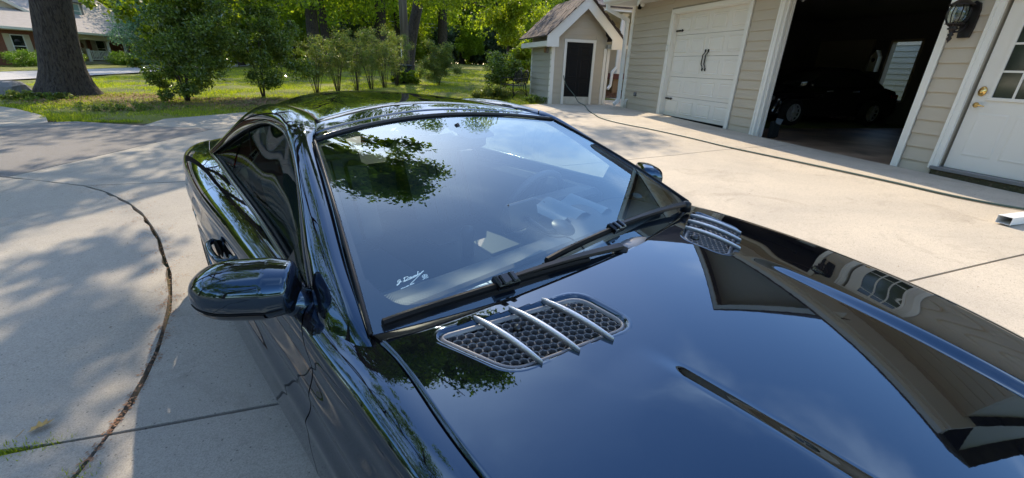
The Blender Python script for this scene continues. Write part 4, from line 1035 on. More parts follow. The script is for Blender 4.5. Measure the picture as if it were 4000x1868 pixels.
# understorey masses behind the lawn
def bush(name, x, y, clumps, size, m, label, cat='shrub', group=None, stems=0, stem_h=.8, seed=1, shell=.45, droop=.2, aspect=.55, stemr=.012, spread=.25):
    z = G(x, y) - .02; t = empty(name, (x, y, z), 0, label, cat, group); r2 = np.random.default_rng(seed)
    me = leafcloud('foliage', clumps(r2) if callable(clumps) else clumps, size, m, r2, shell=shell, droop=droop, aspect=aspect)
    link('foliage', me, None, t)
    rr = random.Random(seed)
    for i in range(stems):
        a = rr.uniform(0, 2 * PI); q = rr.uniform(.3, 1) * spread
        tip = (q * 2.4 * math.cos(a), q * 2.4 * math.sin(a), stem_h * rr.uniform(.8, 1.1))
        b = MB(); b.tube([(q * .25 * math.cos(a), q * .25 * math.sin(a), 0), (q * .9 * math.cos(a), q * .9 * math.sin(a), tip[2] * .45), tip], [stemr, stemr * .8, stemr * .4], 6); b.build('stem', 'twig', t)
    return t
def egg(R, n, k, z, r=(.25, .5), lo=-.8):
    def f(r2):
        out = []
        for i in range(k):
            u = r2.normal(size=3); u /= np.linalg.norm(u); u[2] = max(u[2], lo); d = r2.uniform(.35, .95); q = r2.uniform(*r)
            taper = 1 - .25 * max(0, u[2])
            out.append(((u[0] * R[0] * d * taper, u[1] * R[1] * d * taper, z + u[2] * R[2] * d), (q, q, q * .8), n // k))
        return out
    return f
bush('holly_shrub', -5.35, 14.1, (lambda r2: [((c[0] + .38 * (c[2] - .6), c[1], c[2]), r, n) for c, r, n in egg((1.35, 1.2, 1.5), 34000, 96, 1.52, (.16, .40), lo=-1)(r2)]), .075, 'leaf_holly', 'tall glossy dark shrub with many bare stems, right of the huge oak trunk', stems=9, stem_h=1.5, seed=31, stemr=.02)
bush('holly_shrub', -3.75, 15.3, (lambda r2: [((c[0] + .12 * (c[2] - .6) + (.5 if c[2] < 1.0 else 0), c[1], c[2]), r, n) for c, r, n in egg((1.15, 1.1, 1.55), 25000, 76, 1.5, (.15, .36), lo=-1)(r2)]), .07, 'leaf_holly', 'glossy shrub on one dark stem left of the thin cane clump', stems=4, stem_h=1.6, seed=32, stemr=.03, spread=.12)
NG = 'nandina clumps along the lawn edge'
for i, (x, y, s, lb) in enumerate(((-2.35, 16.3, .92, 'leftmost low airy nandina clump with bare red canes'), (-1.75, 17.0, 1.0, 'nandina clump second from the left, in front of the straight oak'),
                                   (-1.15, 17.5, 1.08, 'nandina clump third from the left with thin leaning canes'), (-.65, 18.2, 1.12, 'nandina clump with pale flower heads, third from the utility pole'),
                                   (-.15, 18.9, 1.18, 'tall nandina clump second to the left of the utility pole'), (.35, 20.0, 1.2, 'nandina clump pressed against the left of the utility pole'))):
    bush('nandina_clump', x, y, egg((1.0 * s, .6 * s, .85 * s), 7000, 44, 1.18 * s, (.12, .28)), .055, 'leaf_nandina', lb, group=NG, stems=16, stem_h=1.5 * s, seed=40 + i, shell=.1, aspect=.38, spread=.26, stemr=.009)
bush('nandina_shrub', 2.2, 20.6, egg((1.05, .9, 1.0), 16000, 46, 1.0, (.2, .4)), .07, 'leaf_nandina', 'full feathery green shrub right of the utility pole', stems=6, seed=50, shell=.1, aspect=.4)
bush('camellia_shrub', 4.5, 17.6, egg((.85, .8, .8), 9000, 40, .85, (.18, .34)), .08, 'leaf_holly', 'dark glossy shrub behind the garden bench', stems=4, seed=51)
bush('leafy_shrub', 5.6, 18.6, egg((.7, .7, .9), 5000, 26, 1.15, (.2, .35)), .13, 'leaf_bright', 'bright large-leaved shrub behind the shed corner', stems=4, seed=52)
bush('low_plant', 3.6, 15.4, egg((.75, .5, .22), 5000, 24, .2, (.12, .22), lo=-.3), .11, 'leaf_nandina', 'low strappy green plant left of the bench', seed=53, droop=-1.2, aspect=.2)
bush('low_plant', 4.75, 14.5, egg((.35, .7, .16), 1800, 16, .12, (.08, .16), lo=-.3), .06, 'leaf_holly', 'small ground plants at the foot of the shed side wall', seed=54)
bush('young_tree', 6.4, 24.5, egg((1.2, 1.1, 1.6), 12000, 44, 3.0, (.25, .5)), .13, 'leaf_bright', 'slender young tree with drooping yellow-green leaves left of the shed roof', 'tree', stems=2, stem_h=3.2, seed=55, stemr=.06, droop=1.0, spread=.1)
bush('holly_hedge', 10.9, 52, egg((3.6, 2.0, 2.9), 42000, 90, 2.6, (.6, 1.1)), .19, 'leaf_dark', 'big rounded dark evergreen standing beyond the far sunlit street', seed=56)
bush('pale_shrub', 7.0, 54, egg((1.4, 1.4, 2.2), 12000, 40, 2.2, (.4, .8)), .16, 'leaf_blue', 'pale silvery shrub beside the big dark evergreen', seed=57)
for i, (x, y, R, m, lb) in enumerate(((-9.5, 41, (2.2, 2, 2.5), 'leaf_oak_far', 'bright green round bush left of the straight oak trunk'), (-16, 38, (2.4, 2.2, 3.3), 'leaf_blue', 'hazy blue-green bush behind the two glossy shrubs'),
                                     (-12.2, 36, (1.6, 1.5, 2.6), 'leaf_blue', 'pale green conical bush between the two glossy shrubs'), (-2.4, 46, (2.6, 2, 2.4), 'leaf_dark', 'dark understorey bush behind the nandina clumps'),
                                     (-7.3, 47, (2.4, 2, 3.0), 'leaf_oak_far', 'tall sunlit bush behind the straight oak'), (3.0, 52, (2.4, 2, 3.6), 'leaf_oak_far', 'light green bush beyond the utility pole'),
                                     (16.5, 46, (3.4, 3, 4.2), 'leaf_bright', 'yellow-green tree leaning over the hedge, left of the shed roof'), (-21, 52, (4, 3, 5), 'leaf_oak_far', 'green bush beyond the end of the brick house'),
                                     (1.0, 60, (5, 2, 2.4), 'leaf_dark', 'long dark thicket along the far street'), (-.8, 50, (2.2, 2, 2.6), 'leaf_bright', 'yellow-green sapling mass behind the ivy clad trunk'), (2.6, 47, (1.6, 1.4, 2.0), 'leaf_bright', 'small yellow-green bush between the pole and the broad oak'), (-10.6, 50, (2.2, 2, 3.2), 'leaf_bright', 'yellow-green bush left of the straight oak, far back'), (8.8, 49, (1.6, 1.5, 2.6), 'leaf_oak_far', 'light green bush left of the big dark evergreen'), (-12.0, 58, (5, 2, 3.4), 'leaf_dark', 'dark thicket behind the hazy bushes'), (20, 62, (6, 2, 4), 'leaf_dark', 'dark thicket at the far right of the lawn'))):
    bush('background_bush', x, y, egg(R, 15000, 46, R[2] * .85, (R[0] * .22, R[0] * .42)), .17 if m != 'leaf_dark' else .2, m, lb, seed=60 + i)
bush('ground_ivy', -6.2, 12.6, egg((1.7, .8, .06), 1500, 40, .04, (.05, .13), lo=-.2), .06, 'leaf_nandina', 'patch of low green weeds on the shaded bank right of the oak base', 'weeds', seed=80)
bush('ground_ivy', -9.0, 14.6, egg((1.3, .5, .14), 1300, 26, .08, (.06, .15), lo=-.2), .08, 'leaf_nandina', 'leafy weeds round the foot of the huge oak', 'weeds', seed=81)
bush('vine', .85, 20.9, egg((.75, .4, .25), 1300, 20, .28, (.12, .24)), .16, 'leaf_oak', 'broad leaved vine at the foot of the utility pole', 'vine', seed=82)

# pole, bin, boulder, wires
up = empty('utility_pole', (.95, 23.9, G(.95, 23.9)), 0, 'grey weathered wooden utility pole', 'pole')
b = MB(); b.tube([(0, 0, -.1), (0, 0, 4), (.05, 0, 9.5)], [.20, .185, .16], 16); b.build('shaft', 'pole_wood', up)
b = MB(); b.tube([(-.20, -.07, .2), (-.19, -.07, 4), (-.14, -.06, 9)], .012, 6); b.build('ground_wire', 'stone_grey', up)
b = MB(); b.box((-.23, -.13, 1.0), (-.19, -.08, 1.7)); b.build('wire_guard', 'alu_white', up)
for z in (7.6, 8.1, 8.6):
    pts = [Vector((-70 + (71) * t, 62 - 38.1 * t, G(.95, 23.9) + z + 1.4 * (t - .5) ** 2 * 4 - 1.4)) for t in np.linspace(0, 1, 24)]
    tag(MB().tube(pts, .012, 4).build('power_line', 'rubber'), {7.6: 'lowest', 8.1: 'middle', 8.6: 'topmost'}[z] + ' overhead line running from the utility pole towards the left', 'cable', 'overhead lines')
for z in (4.4, 4.0, 3.4):
    pts = [Vector((-32 + 62 * t, 56 + 8 * t, z + 1.6 + .5 * (t - .5) ** 2 * 4)) for t in np.linspace(0, 1, 24)]
    tag(MB().tube(pts, .03, 4).build('street_wire', 'alu_white'), {4.4: 'topmost', 4.0: 'middle', 3.4: 'lowest'}[z] + ' pale sunlit wire strung along the far street', 'cable', 'far street wires')
ub = empty('utility_box', (.62, 21.6, G(.62, 21.6) - .25), .3, 'dark green-grey utility bin hidden behind the canes at the pole', 'utility box')
b = MB(); b.box((-.38, -.38, 0), (.38, .38, .92), bev=.06); b.build('body', 'bin_plastic', ub)
b = MB(); b.box((-.41, -.41, .925), (.41, .41, 1.05), bev=.05); b.build('lid', 'bin_plastic', ub)
b = MB(); b.lathe([(0, .0), (.3, .0), (.36, .12), (.33, .30), (.2, .42), (0, .46)], (-9.95, 15.45, G(-9.95, 15.45) - .03), 12, None, False)
for i in range(len(b.v)):
    v = b.v[i]; b.v[i] = (v[0] + .05 * math.sin(v[2] * 17 + v[1] * 5), v[1] + .04 * math.sin(v[0] * 13), v[2] + .03 * math.sin(v[0] * 9))
tag(b.build('boulder', 'stone_grey'), 'grey boulder on the grass left of the huge oak', 'rock')
# distant parked car
fc = empty('distant_car', (5.9, 62, G(5.9, 62) + .25), .3, 'white vehicle parked far behind the oak by the pale shrub', 'car')
loft_side([(-2.2, .3), (-2.1, .85), (-1.2, .95), (2.1, 1.0), (2.2, .4), (1.8, .25), (-1.9, .25)], [(0, .06), (.02, 0), (1.78, 0), (1.8, .06)]).build('body', 'white_paint_car', fc)
loft_side([(-1.2, .95), (-.6, 1.55), (1.6, 1.55), (2.0, 1.0)], [(.12, .06), (.14, 0), (1.66, 0), (1.68, .06)]).build('cabin', 'window_dark', fc)
for cx in (-1.4, 1.35):
    for y in (.02, 1.78):
        b = MB(); b.lathe([(0, -.1), (.33, -.1), (.33, .1), (0, .1)], (0, 0, 0), 16, Matrix.Translation((cx, y, .33)) @ Matrix.Rotation(PI / 2, 4, 'X')); b.build('wheel', 'tyre', fc)

# pine straw bed by the porch
def scatter_chips(name, n, reg, size, m, label):
    r2 = np.random.default_rng(9); V = []; F = []
    for i in range(n):
        x, y, h = reg(r2); z = G(x, y) + h; s = size * r2.uniform(.5, 1.4); a = r2.uniform(0, 2 * PI); el = r2.uniform(-.5, .5); w = s * .18
        d = np.array([math.cos(a) * s, math.sin(a) * s, el * s]); q = np.array([-math.sin(a) * w, math.cos(a) * w, 0]); p = np.array([x, y, z]); k = len(V)
        V += [p - d - q, p + d - q, p + d + q, p - d + q]; F.append((k, k + 1, k + 2, k + 3))
    return tag(link(name, npmesh(name, V, F), m, kind='stuff'), label)
scatter_chips('mulch', 5200, lambda r: (lambda x, y: (x, y, .02 + .22 * math.exp(-((x - 9.0) ** 2 + (y - 17.3) ** 2) / .5) * r.uniform()))(r.uniform(8.2, 10.4), r.uniform(16.3, 18.6)), .05, 'mulch', 'heap of orange-brown pine straw under the porch')

scatter_chips('leaf_litter', 9500, lambda r: (lambda x, y: (x, y, .01))(*(lambda t, u: (-9 + 8.5 * t, 12.0 + 3.0 * u + (1.2 if t < .3 else 0)))(r.uniform(), r.uniform() ** .7)), .035, 'mulch', 'brown leaf litter on the bare soil under the shrubs')
for i in range(15):
    a = math.radians(-50 + i * 6.2 + rr.uniform(-1.5, 1.5)); D = rr.uniform(50, 64); x = D * math.sin(a); y = D * math.cos(a)
    if x < -16 and y < 52: continue
    m_ = ('leaf_oak_far', 'leaf_dark', 'leaf_bright', 'leaf_blue')[i % 4]; R = (rr.uniform(2.6, 4.0), 2.0, rr.uniform(1.8, 3.4))
    t = bush('thicket', x, y, egg(R, 5200, 30, R[2] * .8, (.5, 1.1)), .26, m_, ('sunlit green', 'very dark', 'yellow-green', 'hazy blue-green')[i % 4] + ' undergrowth below the far wooded edge', 'undergrowth', 'undergrowth along the far woods', seed=120 + i)

# grass: near tufts, one object
def grass(name, n, reg, h, m, label, seed=2, blades=5):
    r2 = np.random.default_rng(seed); x, y = reg(r2, n); z = gz(x, y) - .03; P = np.stack([x, y, z], 1)
    P = np.repeat(P, blades, 0); k = len(P); P[:, :2] += r2.normal(size=(k, 2)) * h * .6
    a = r2.uniform(0, 2 * PI, k); hh = h * r2.uniform(.5, 1.4, k); w = hh * .11
    d = np.stack([np.cos(a), np.sin(a), np.zeros(k)], 1); q = np.stack([-np.sin(a), np.cos(a), np.zeros(k)], 1); up_ = np.array([0, 0, 1.0])
    t1 = P + q * w[:, None]; t0 = P - q * w[:, None]; tip = P + up_ * hh[:, None] + d * (hh * r2.uniform(.2, .9, k))[:, None]
    V = np.stack([t0, t1, tip], 1).reshape(-1, 3); F = np.arange(3 * k).reshape(k, 3)
    return tag(link(name, npmesh(name, V, F), m, kind='stuff'), label)
def reg_lawn(r2, n):
    X = []; Y = []; c = 0
    while c < n:
        x = r2.uniform(-13, 9, 20000); d = r2.random(20000); y = 10.3 + 26 * d ** 1.9
        bare = np.sin(x * 1.9 + y * .8) + np.sin(y * 2.3 - x * 1.1) + r2.normal(size=20000) * .6
        ok = ~inside(x, y, DRIVE) & ~((x > 4.9) & (y < 16.6)) & (bare > -1.0 + 1.3 * np.clip((15.5 - y) / 2, 0, 1) * (x < 1)) & ~((x < -13.5 + (y - 21) * .17))
        X.append(x[ok]); Y.append(y[ok]); c += ok.sum()
    return np.concatenate(X)[:n], np.concatenate(Y)[:n]
grass('grass', 62000, reg_lawn, .055, 'grass', 'short patchy grass and clover of the lawn')
def reg_joint(r2, n):
    pts = [(-1.57, 1.685), (-1.42, 1.69), (-1.33, 1.30), (-1.24, 1.5), (-1.5, 1.69), (-1.27, 1.38)]; i = r2.integers(0, 6, n); s = .028
    x = np.array([pts[k][0] for k in i]) + r2.normal(size=n) * s; y = np.array([pts[k][1] for k in i]) + r2.normal(size=n) * s * .4
    return x, y
grass('weeds', 240, reg_joint, .035, 'grass', 'small tufts of grass growing in the driveway joints', 3, 4)
grass('edge_weeds', 500, lambda r2, n: (lambda t: (np.interp(t, [0, 1], [.0, 1]) * 0 + np.interp(t, [0, .5, 1], [-5.0, -6.24, -6.9]) + r2.normal(size=n) * .05, np.interp(t, [0, .5, 1], [10.6, 10.7, 11.3]) + r2.normal(size=n) * .05))(r2.random(n)), .05, 'grass', 'grass fringe along the driveway edge', 4, 4)

# ------------------------------------------------------------------ brick house across the street
HS = empty('brick_house', (-24, 35, .22), math.radians(78), 'low brick house with pale grey roof, dormer and white porch across the street', 'house')
def hb(name, m, *boxes, parent=HS, bev=0):
    b = MB()
    for a, c_ in boxes: b.box(a, c_, bev=bev)
    return b.build(name, m, parent)
hwall = hb('wall', 'brick', ((-7, 0, -.6), (7.3, .3, 2.42)), ((7.3, 1.6, -.6), (15, 1.9, 2.42)), ((7.1, .3, -.6), (7.3, 1.6, 2.42)))
hb('foundation', 'concrete', ((7.3, 0, -.6), (15, 1.6, .42)))
b = MB(); b.add([(-7.5, -.55, 2.42), (15.6, -.55, 2.42), (15.6, 5.2, 6.2), (-7.5, 5.2, 6.2), (15.6, 11, 2.42), (-7.5, 11, 2.42)], [(0, 1, 2, 3), (3, 2, 4, 5)])
hroof = b.build('roof', 'roof_grey', HS)
hb('gutter', 'trim', ((-7.5, -.66, 2.30), (15.6, -.55, 2.45)))
hb('soffit', 'cream', ((-7.5, -.54, 2.26), (15.6, 1.6, 2.29))); hb('frieze', 'cream', ((7.3, -.3, 1.95), (15.4, -.18, 2.255)))
# cross gable standing back on the main roof
b = MB(); A_, Rt, Lt = (.6, 1.2, 5.75), (6.9, 1.2, 3.25), (-5.7, 1.2, 3.25)
b.add([A_, Rt, (6.9, 1.25, 3.22), (.6, 6.5, 5.75)], [(0, 1, 2, 3)]); b.add([A_, Lt, (-5.7, 1.25, 3.22), (.6, 6.5, 5.75)], [(3, 2, 1, 0)]); b.build('gable_roof', 'roof_grey', HS)
for Q in (Rt, Lt):
    b = MB(); p, q = Vector(A_), Vector(Q); b.add([p, q, q + Vector((0, 0, -.2)), p + Vector((0, 0, -.2)), p + Vector((0, -.05, 0)), q + Vector((0, -.05, 0)), q + Vector((0, -.05, -.2)), p + Vector((0, -.05, -.2))], [(0, 1, 2, 3), (7, 6, 5, 4), (0, 4, 5, 1), (2, 6, 7, 3), (1, 5, 6, 2)]); b.build('rake_board', 'trim', HS)
b = MB(); b.add([(.6, 1.35, 5.6), (6.6, 1.35, 3.3), (-5.4, 1.35, 3.3)], [(0, 1, 2)]); b.build('gable_wall', 'cream', HS)
# dormer
dm = empty('dormer', (10.3, 1.6, 3.6)); dm.parent = HS
hb('dormer_wall', 'roof_grey', ((-.75, 0, -.3), (.75, 2.4, 1.15)), parent=dm)
b = MB(); b.add([(-1.0, -.25, 1.05), (0, -.25, 1.85), (1.0, -.25, 1.05), (-1.0, 4, 1.05), (0, 4, 1.85), (1.0, 4, 1.05)], [(0, 1, 4, 3), (1, 2, 5, 4), (0, 2, 1)]); b.build('dormer_roof', 'roof_grey', dm)
hb('window_frame', 'trim', ((-.48, -.05, -.1), (-.38, 0, 1.0)), ((.38, -.05, -.1), (.48, 0, 1.0)), ((-.38, -.05, -.1), (.38, 0, -.02)), ((-.38, -.05, .92), (.38, 0, 1.0)), ((-.38, -.04, .42), (.38, 0, .48)), parent=dm)
hb('pane', 'window_pale', ((-.38, -.02, -.02), (.38, -.01, .92)), parent=dm)
def win(s0, s1, z0, z1, y=0.0, shut=True, pane='window_dark', sw=.38):
    w = empty('window', (0, y, 0)); w.parent = HS
    hb('window_frame', 'trim', ((s0, -.06, z0), (s0 + .06, -.001, z1)), ((s1 - .06, -.06, z0), (s1, -.001, z1)), ((s0 + .06, -.06, z0), (s1 - .06, -.001, z0 + .06)), ((s0 + .06, -.06, z1 - .06), (s1 - .06, -.001, z1)), ((s0 + .06, -.05, (z0 + z1) / 2 - .02), (s1 - .06, -.001, (z0 + z1) / 2 + .02)), parent=w)
    hb('pane', pane, ((s0 + .06, -.03, z0 + .06), (s1 - .06, -.02, z1 - .06)), parent=w)
    if shut:
        hb('shutter', 'cream', ((s0 - sw - .02, -.05, z0 - .02), (s0 - .02, -.001, z1 + .02)), parent=w, bev=.01); hb('shutter', 'cream', ((s1 + .02, -.05, z0 - .02), (s1 + sw + .02, -.001, z1 + .02)), parent=w, bev=.01)
win(2.75, 3.65, .60, 2.02); win(-3.6, -2.6, .6, 2.02); win(11.2, 12.1, .75, 2.0, y=1.6, sw=.4)
hb('front_door', 'cream', ((9.35, 1.54, .43), (10.2, 1.598, 2.05))); b = MB(); b.lathe([(.13, -.02), (.20, 0), (.13, .02)], (0, 0, 0), 14, Matrix.Translation((9.78, 1.50, 1.55)) @ Matrix.Rotation(PI / 2, 4, 'X')); b.build('wreath', 'mulch', HS)
hb('storm_door', 'garage_trim', ((9.20, 1.56, .43), (9.34, 1.598, 2.12)), ((10.21, 1.56, .43), (10.34, 1.598, 2.12)))
for s in (7.55, 10.3, 12.0, 14.6): hb('porch_post', 'trim', ((s, -.10, .42), (s + .14, .04, 2.28)), ((s - .06, -.16, 1.92), (s + .20, .10, 2.02)))
ra = empty('porch_railing'); ra.parent = HS
for (s0, s1) in ((8.4, 10.28), (12.16, 14.58)):
    hb('rail', 'trim', ((s0, -.06, 1.14), (s1, .0, 1.20)), ((s0, -.06, .52), (s1, .0, .57)), parent=ra)
    n = int((s1 - s0) / .14)
    for k in range(n): hb('baluster', 'trim', ((s0 + .05 + k * .14, -.045, .57), (s0 + .09 + k * .14, -.015, 1.14)), parent=ra)
hb('newel_post', 'trim', ((8.25, -.10, .4), (8.40, .04, 1.32)), parent=ra)
lp = empty('lamp_post', (-22.4, 38.7, .2), 0, 'short post lamp with pale cap in front of the brick house', 'lamp post')
b = MB(); b.tube([(0, 0, 0), (0, 0, 1.2)], .05, 8); b.build('shaft', 'iron', lp)
b = MB(); b.lathe([(.04, 1.2), (.12, 1.3), (.15, 1.55), (.08, 1.6)], (0, 0, 0), 10); b.build('lantern', 'iron', lp); b = MB(); b.lathe([(0, 1.76), (.1, 1.72), (.17, 1.6), (0, 1.6)], (0, 0, 0), 10); b.build('cap', 'trim', lp)
cs, sn = math.sin(math.radians(12)), math.cos(math.radians(12))
def hp_(s, t): return (-24 + s * cs + t * sn * 1.0, 35 + s * sn - t * cs)     # t = towards the street
for i, (s, t, R, m, lb) in enumerate(((1.6, 1.6, (1.9, .8, .55), 'leaf_boxwood', 'clipped bright green hedge under the window of the brick house'), (4.9, 1.3, (1.3, .8, .5), 'leaf_holly', 'darker clipped shrub beside the bright hedge of the brick house'),
                                     (8.9, 1.9, (1.5, .8, .45), 'leaf_boxwood', 'bright clipped hedge below the porch railing'), (11.6, 1.7, (1.1, .9, .75), 'leaf_boxwood', 'round bright shrub in front of the porch post'), (13.6, 2.0, (1.0, .9, .6), 'leaf_dark', 'dark low shrub at the end of the porch'))):
    x, y = hp_(s, t)
    bush('clipped_hedge', x, y, egg((R[1] * 1.1, R[0], R[2]), 9000, 40, R[2] * .9, (.25, .42)), .07, m, lb, 'hedge', seed=90 + i)
# ------------------------------------------------------------------ the black roadster
class Spl:
    """natural cubic spline, C2, so that reflections run smoothly"""
    def __init__(s, x, y):
        x = np.asarray(x, float); y = np.asarray(y, float); o = np.argsort(x); s.x = x[o]; s.y = y[o]; n = len(x)
        h = np.diff(s.x); A = np.zeros((n, n)); r = np.zeros(n); A[0, 0] = A[-1, -1] = 1
        for i in range(1, n - 1):
            A[i, i - 1] = h[i - 1]; A[i, i] = 2 * (h[i - 1] + h[i]); A[i, i + 1] = h[i]
            r[i] = 3 * ((s.y[i + 1] - s.y[i]) / h[i] - (s.y[i] - s.y[i - 1]) / h[i - 1])
        s.c = np.linalg.solve(A, r); s.h = h
        s.b = (s.y[1:] - s.y[:-1]) / h - h * (2 * s.c[:-1] + s.c[1:]) / 3; s.d = (s.c[1:] - s.c[:-1]) / (3 * h)
    def __call__(s, q):
        q = np.asarray(q, float); i = np.clip(np.searchsorted(s.x, q) - 1, 0, len(s.x) - 2); t = q - s.x[i]
        tc = np.clip(t, 0 - .15, s.h[i] + .15)
        return s.y[i] + s.b[i] * tc + s.c[i] * tc ** 2 + s.d[i] * tc ** 3
def surf(name, P, m, parent, closed_v=False, flip=False, thick=0.0):
    """P: (nu, nv, 3)"""
    nu, nv = P.shape[:2]; i = np.arange(nu * nv).reshape(nu, nv)
    F = np.stack([i[:-1, :-1], i[1:, :-1], i[1:, 1:], i[:-1, 1:]], -1).reshape(-1, 4)
    if flip: F = F[:, ::-1]
    me = npmesh(name, P.reshape(-1, 3), F, True)
    return link(name, me, m, parent)
def rowspline(C, n):
    """C: (k, ..., 3) control rows -> n rows, C2 along the first axis"""
    k = C.shape[0]; t = np.linspace(0, k - 1, n); x = np.arange(k)
    B = np.stack([Spl(x, np.eye(k)[j])(t) for j in range(k)], 1)
    return np.tensordot(B, C, 1)

CAR = empty('roadster', (0.85363159, 0.73201726, 0.0), 0.50619664, 'glossy black two-seat hardtop roadster with vented bonnet, close to the camera', 'car')
z0f = Spl([-.95, -.75, -.55, -.35, -.15, .05, .25, .45, .6], [.635, .735, .800, .848, .884, .911, .930, .944, .951])
xseam = Spl([-.95, -.75, -.5, -.2, .1, .25, .5, .6, .72, .9, 1.2, 1.55, 2.0, 2.3, 2.6, 2.9, 3.3, 3.55, 3.75], [.56, .68, .760, .795, .803, .792, .770, .783, .803, .797, .764, .735, .70, .675, .650, .60, .52, .44, .36])
zbelt = Spl([.5, .6, .72, .9, 1.2, 1.55, 2.0, 2.3, 2.6, 2.9, 3.3, 3.55, 3.75], [.905, .915, .925, .925, .932, .948, .965, .975, .972, .960, .925, .89, .84])
wmax = Spl([-1.0, -.85, -.65, -.4, 0, .5, 1.0, 1.5, 2.0, 2.4, 2.7, 3.0, 3.2, 3.4, 3.55], [.60, .74, .84, .878, .890, .880, .868, .856, .842, .815, .785, .74, .70, .645, .57])
def dome(ax, y):
    # two long creases: the surface climbs steeply outwards at |x| = xb, then falls away gently
    xb = .378 + .08 * np.clip(y - .05, -.75, .1)
    A = .0125 * sstep(.08, -.55, y) + .0055 * sstep(.13, .0, y)
    f = sstep(xb - .050, xb + .006, ax) * np.exp(-(np.clip(ax - xb, 0, 1) / .17) ** 2)
    return A * f
def zhood(x, y):
    ax = np.abs(x)
    return z0f(y) - .046 * ax ** 2 - .03 * ax ** 6 + dome(ax, y)
def yrear(x): return .402 + .085 * (np.abs(x) / .77) ** 1.7 + .03 * (np.abs(x) / .77) ** 8
# bonnet
VO = [(.668, .428), (.303, .318), (.298, .163), (.612, .244)]       # vent outline corners (x,y), left side mirrored
def rounded(poly, r, n=7):
    out = []; k = len(poly)
    for i in range(k):
        p = Vector(poly[i]); a = Vector(poly[i - 1]); b = Vector(poly[(i + 1) % k])
        u = (a - p).normalized(); v = (b - p).normalized(); rr_ = r if not hasattr(r, '__len__') else r[i]
        s_, e_ = p + u * rr_, p + v * rr_
        for t in [float(q) for q in np.linspace(0, 1, n)]: out.append(s_ * (1 - t) ** 2 + p * (2 * t * (1 - t)) + e_ * (t * t))
    return [(q.x, q.y) for q in out]
VOUT = rounded(VO, [.030, .040, .050, .040])
def offset(poly, d):
    n = len(poly); P = [Vector((float(p[0]), float(p[1]))) for p in poly]; out = []
    area = sum(P[i].x * P[(i + 1) % n].y - P[(i + 1) % n].x * P[i].y for i in range(n)); sg = 1 if area > 0 else -1
    for i in range(n):
        t = (P[(i + 1) % n] - P[i - 1]).normalized(); out.append((P[i].x + t.y * d * sg, P[i].y - t.x * d * sg))
    return out
nx, ny = 250, 210
u = np.linspace(-1, 1, nx); v = np.linspace(0, 1, ny)
U, Vv = np.meshgrid(u, v, indexing='ij')
yfront = -.80 + .10 * U ** 2 + .06 * U ** 6
Y_ = yfront + (yrear(U * .77) - .004 - yfront) * Vv
X_ = U * (xseam(Y_) - .003)
Z_ = zhood(X_, Y_)
# roll the rear and side edges down a little
Z_ -= .012 * np.clip((Vv - .985) / .015, 0, 1) ** 2 + .008 * np.clip((np.abs(U) - .992) / .008, 0, 1) ** 2
# a shallow scoop behind and ahead of each vent
P = np.stack([X_, Y_, Z_], -1)
i = np.arange(nx * ny).reshape(nx, ny); F = np.stack([i[:-1, :-1], i[1:, :-1], i[1:, 1:], i[:-1, 1:]], -1).reshape(-1, 4)
cen = P.reshape(-1, 3)[F].mean(1)
hole = offset(VOUT, .012)
kill = inside(np.abs(cen[:, 0]), cen[:, 1], hole)
F = F[~kill]
hood = link('bonnet', npmesh('bonnet', P.reshape(-1, 3), F, True), 'paint', CAR)
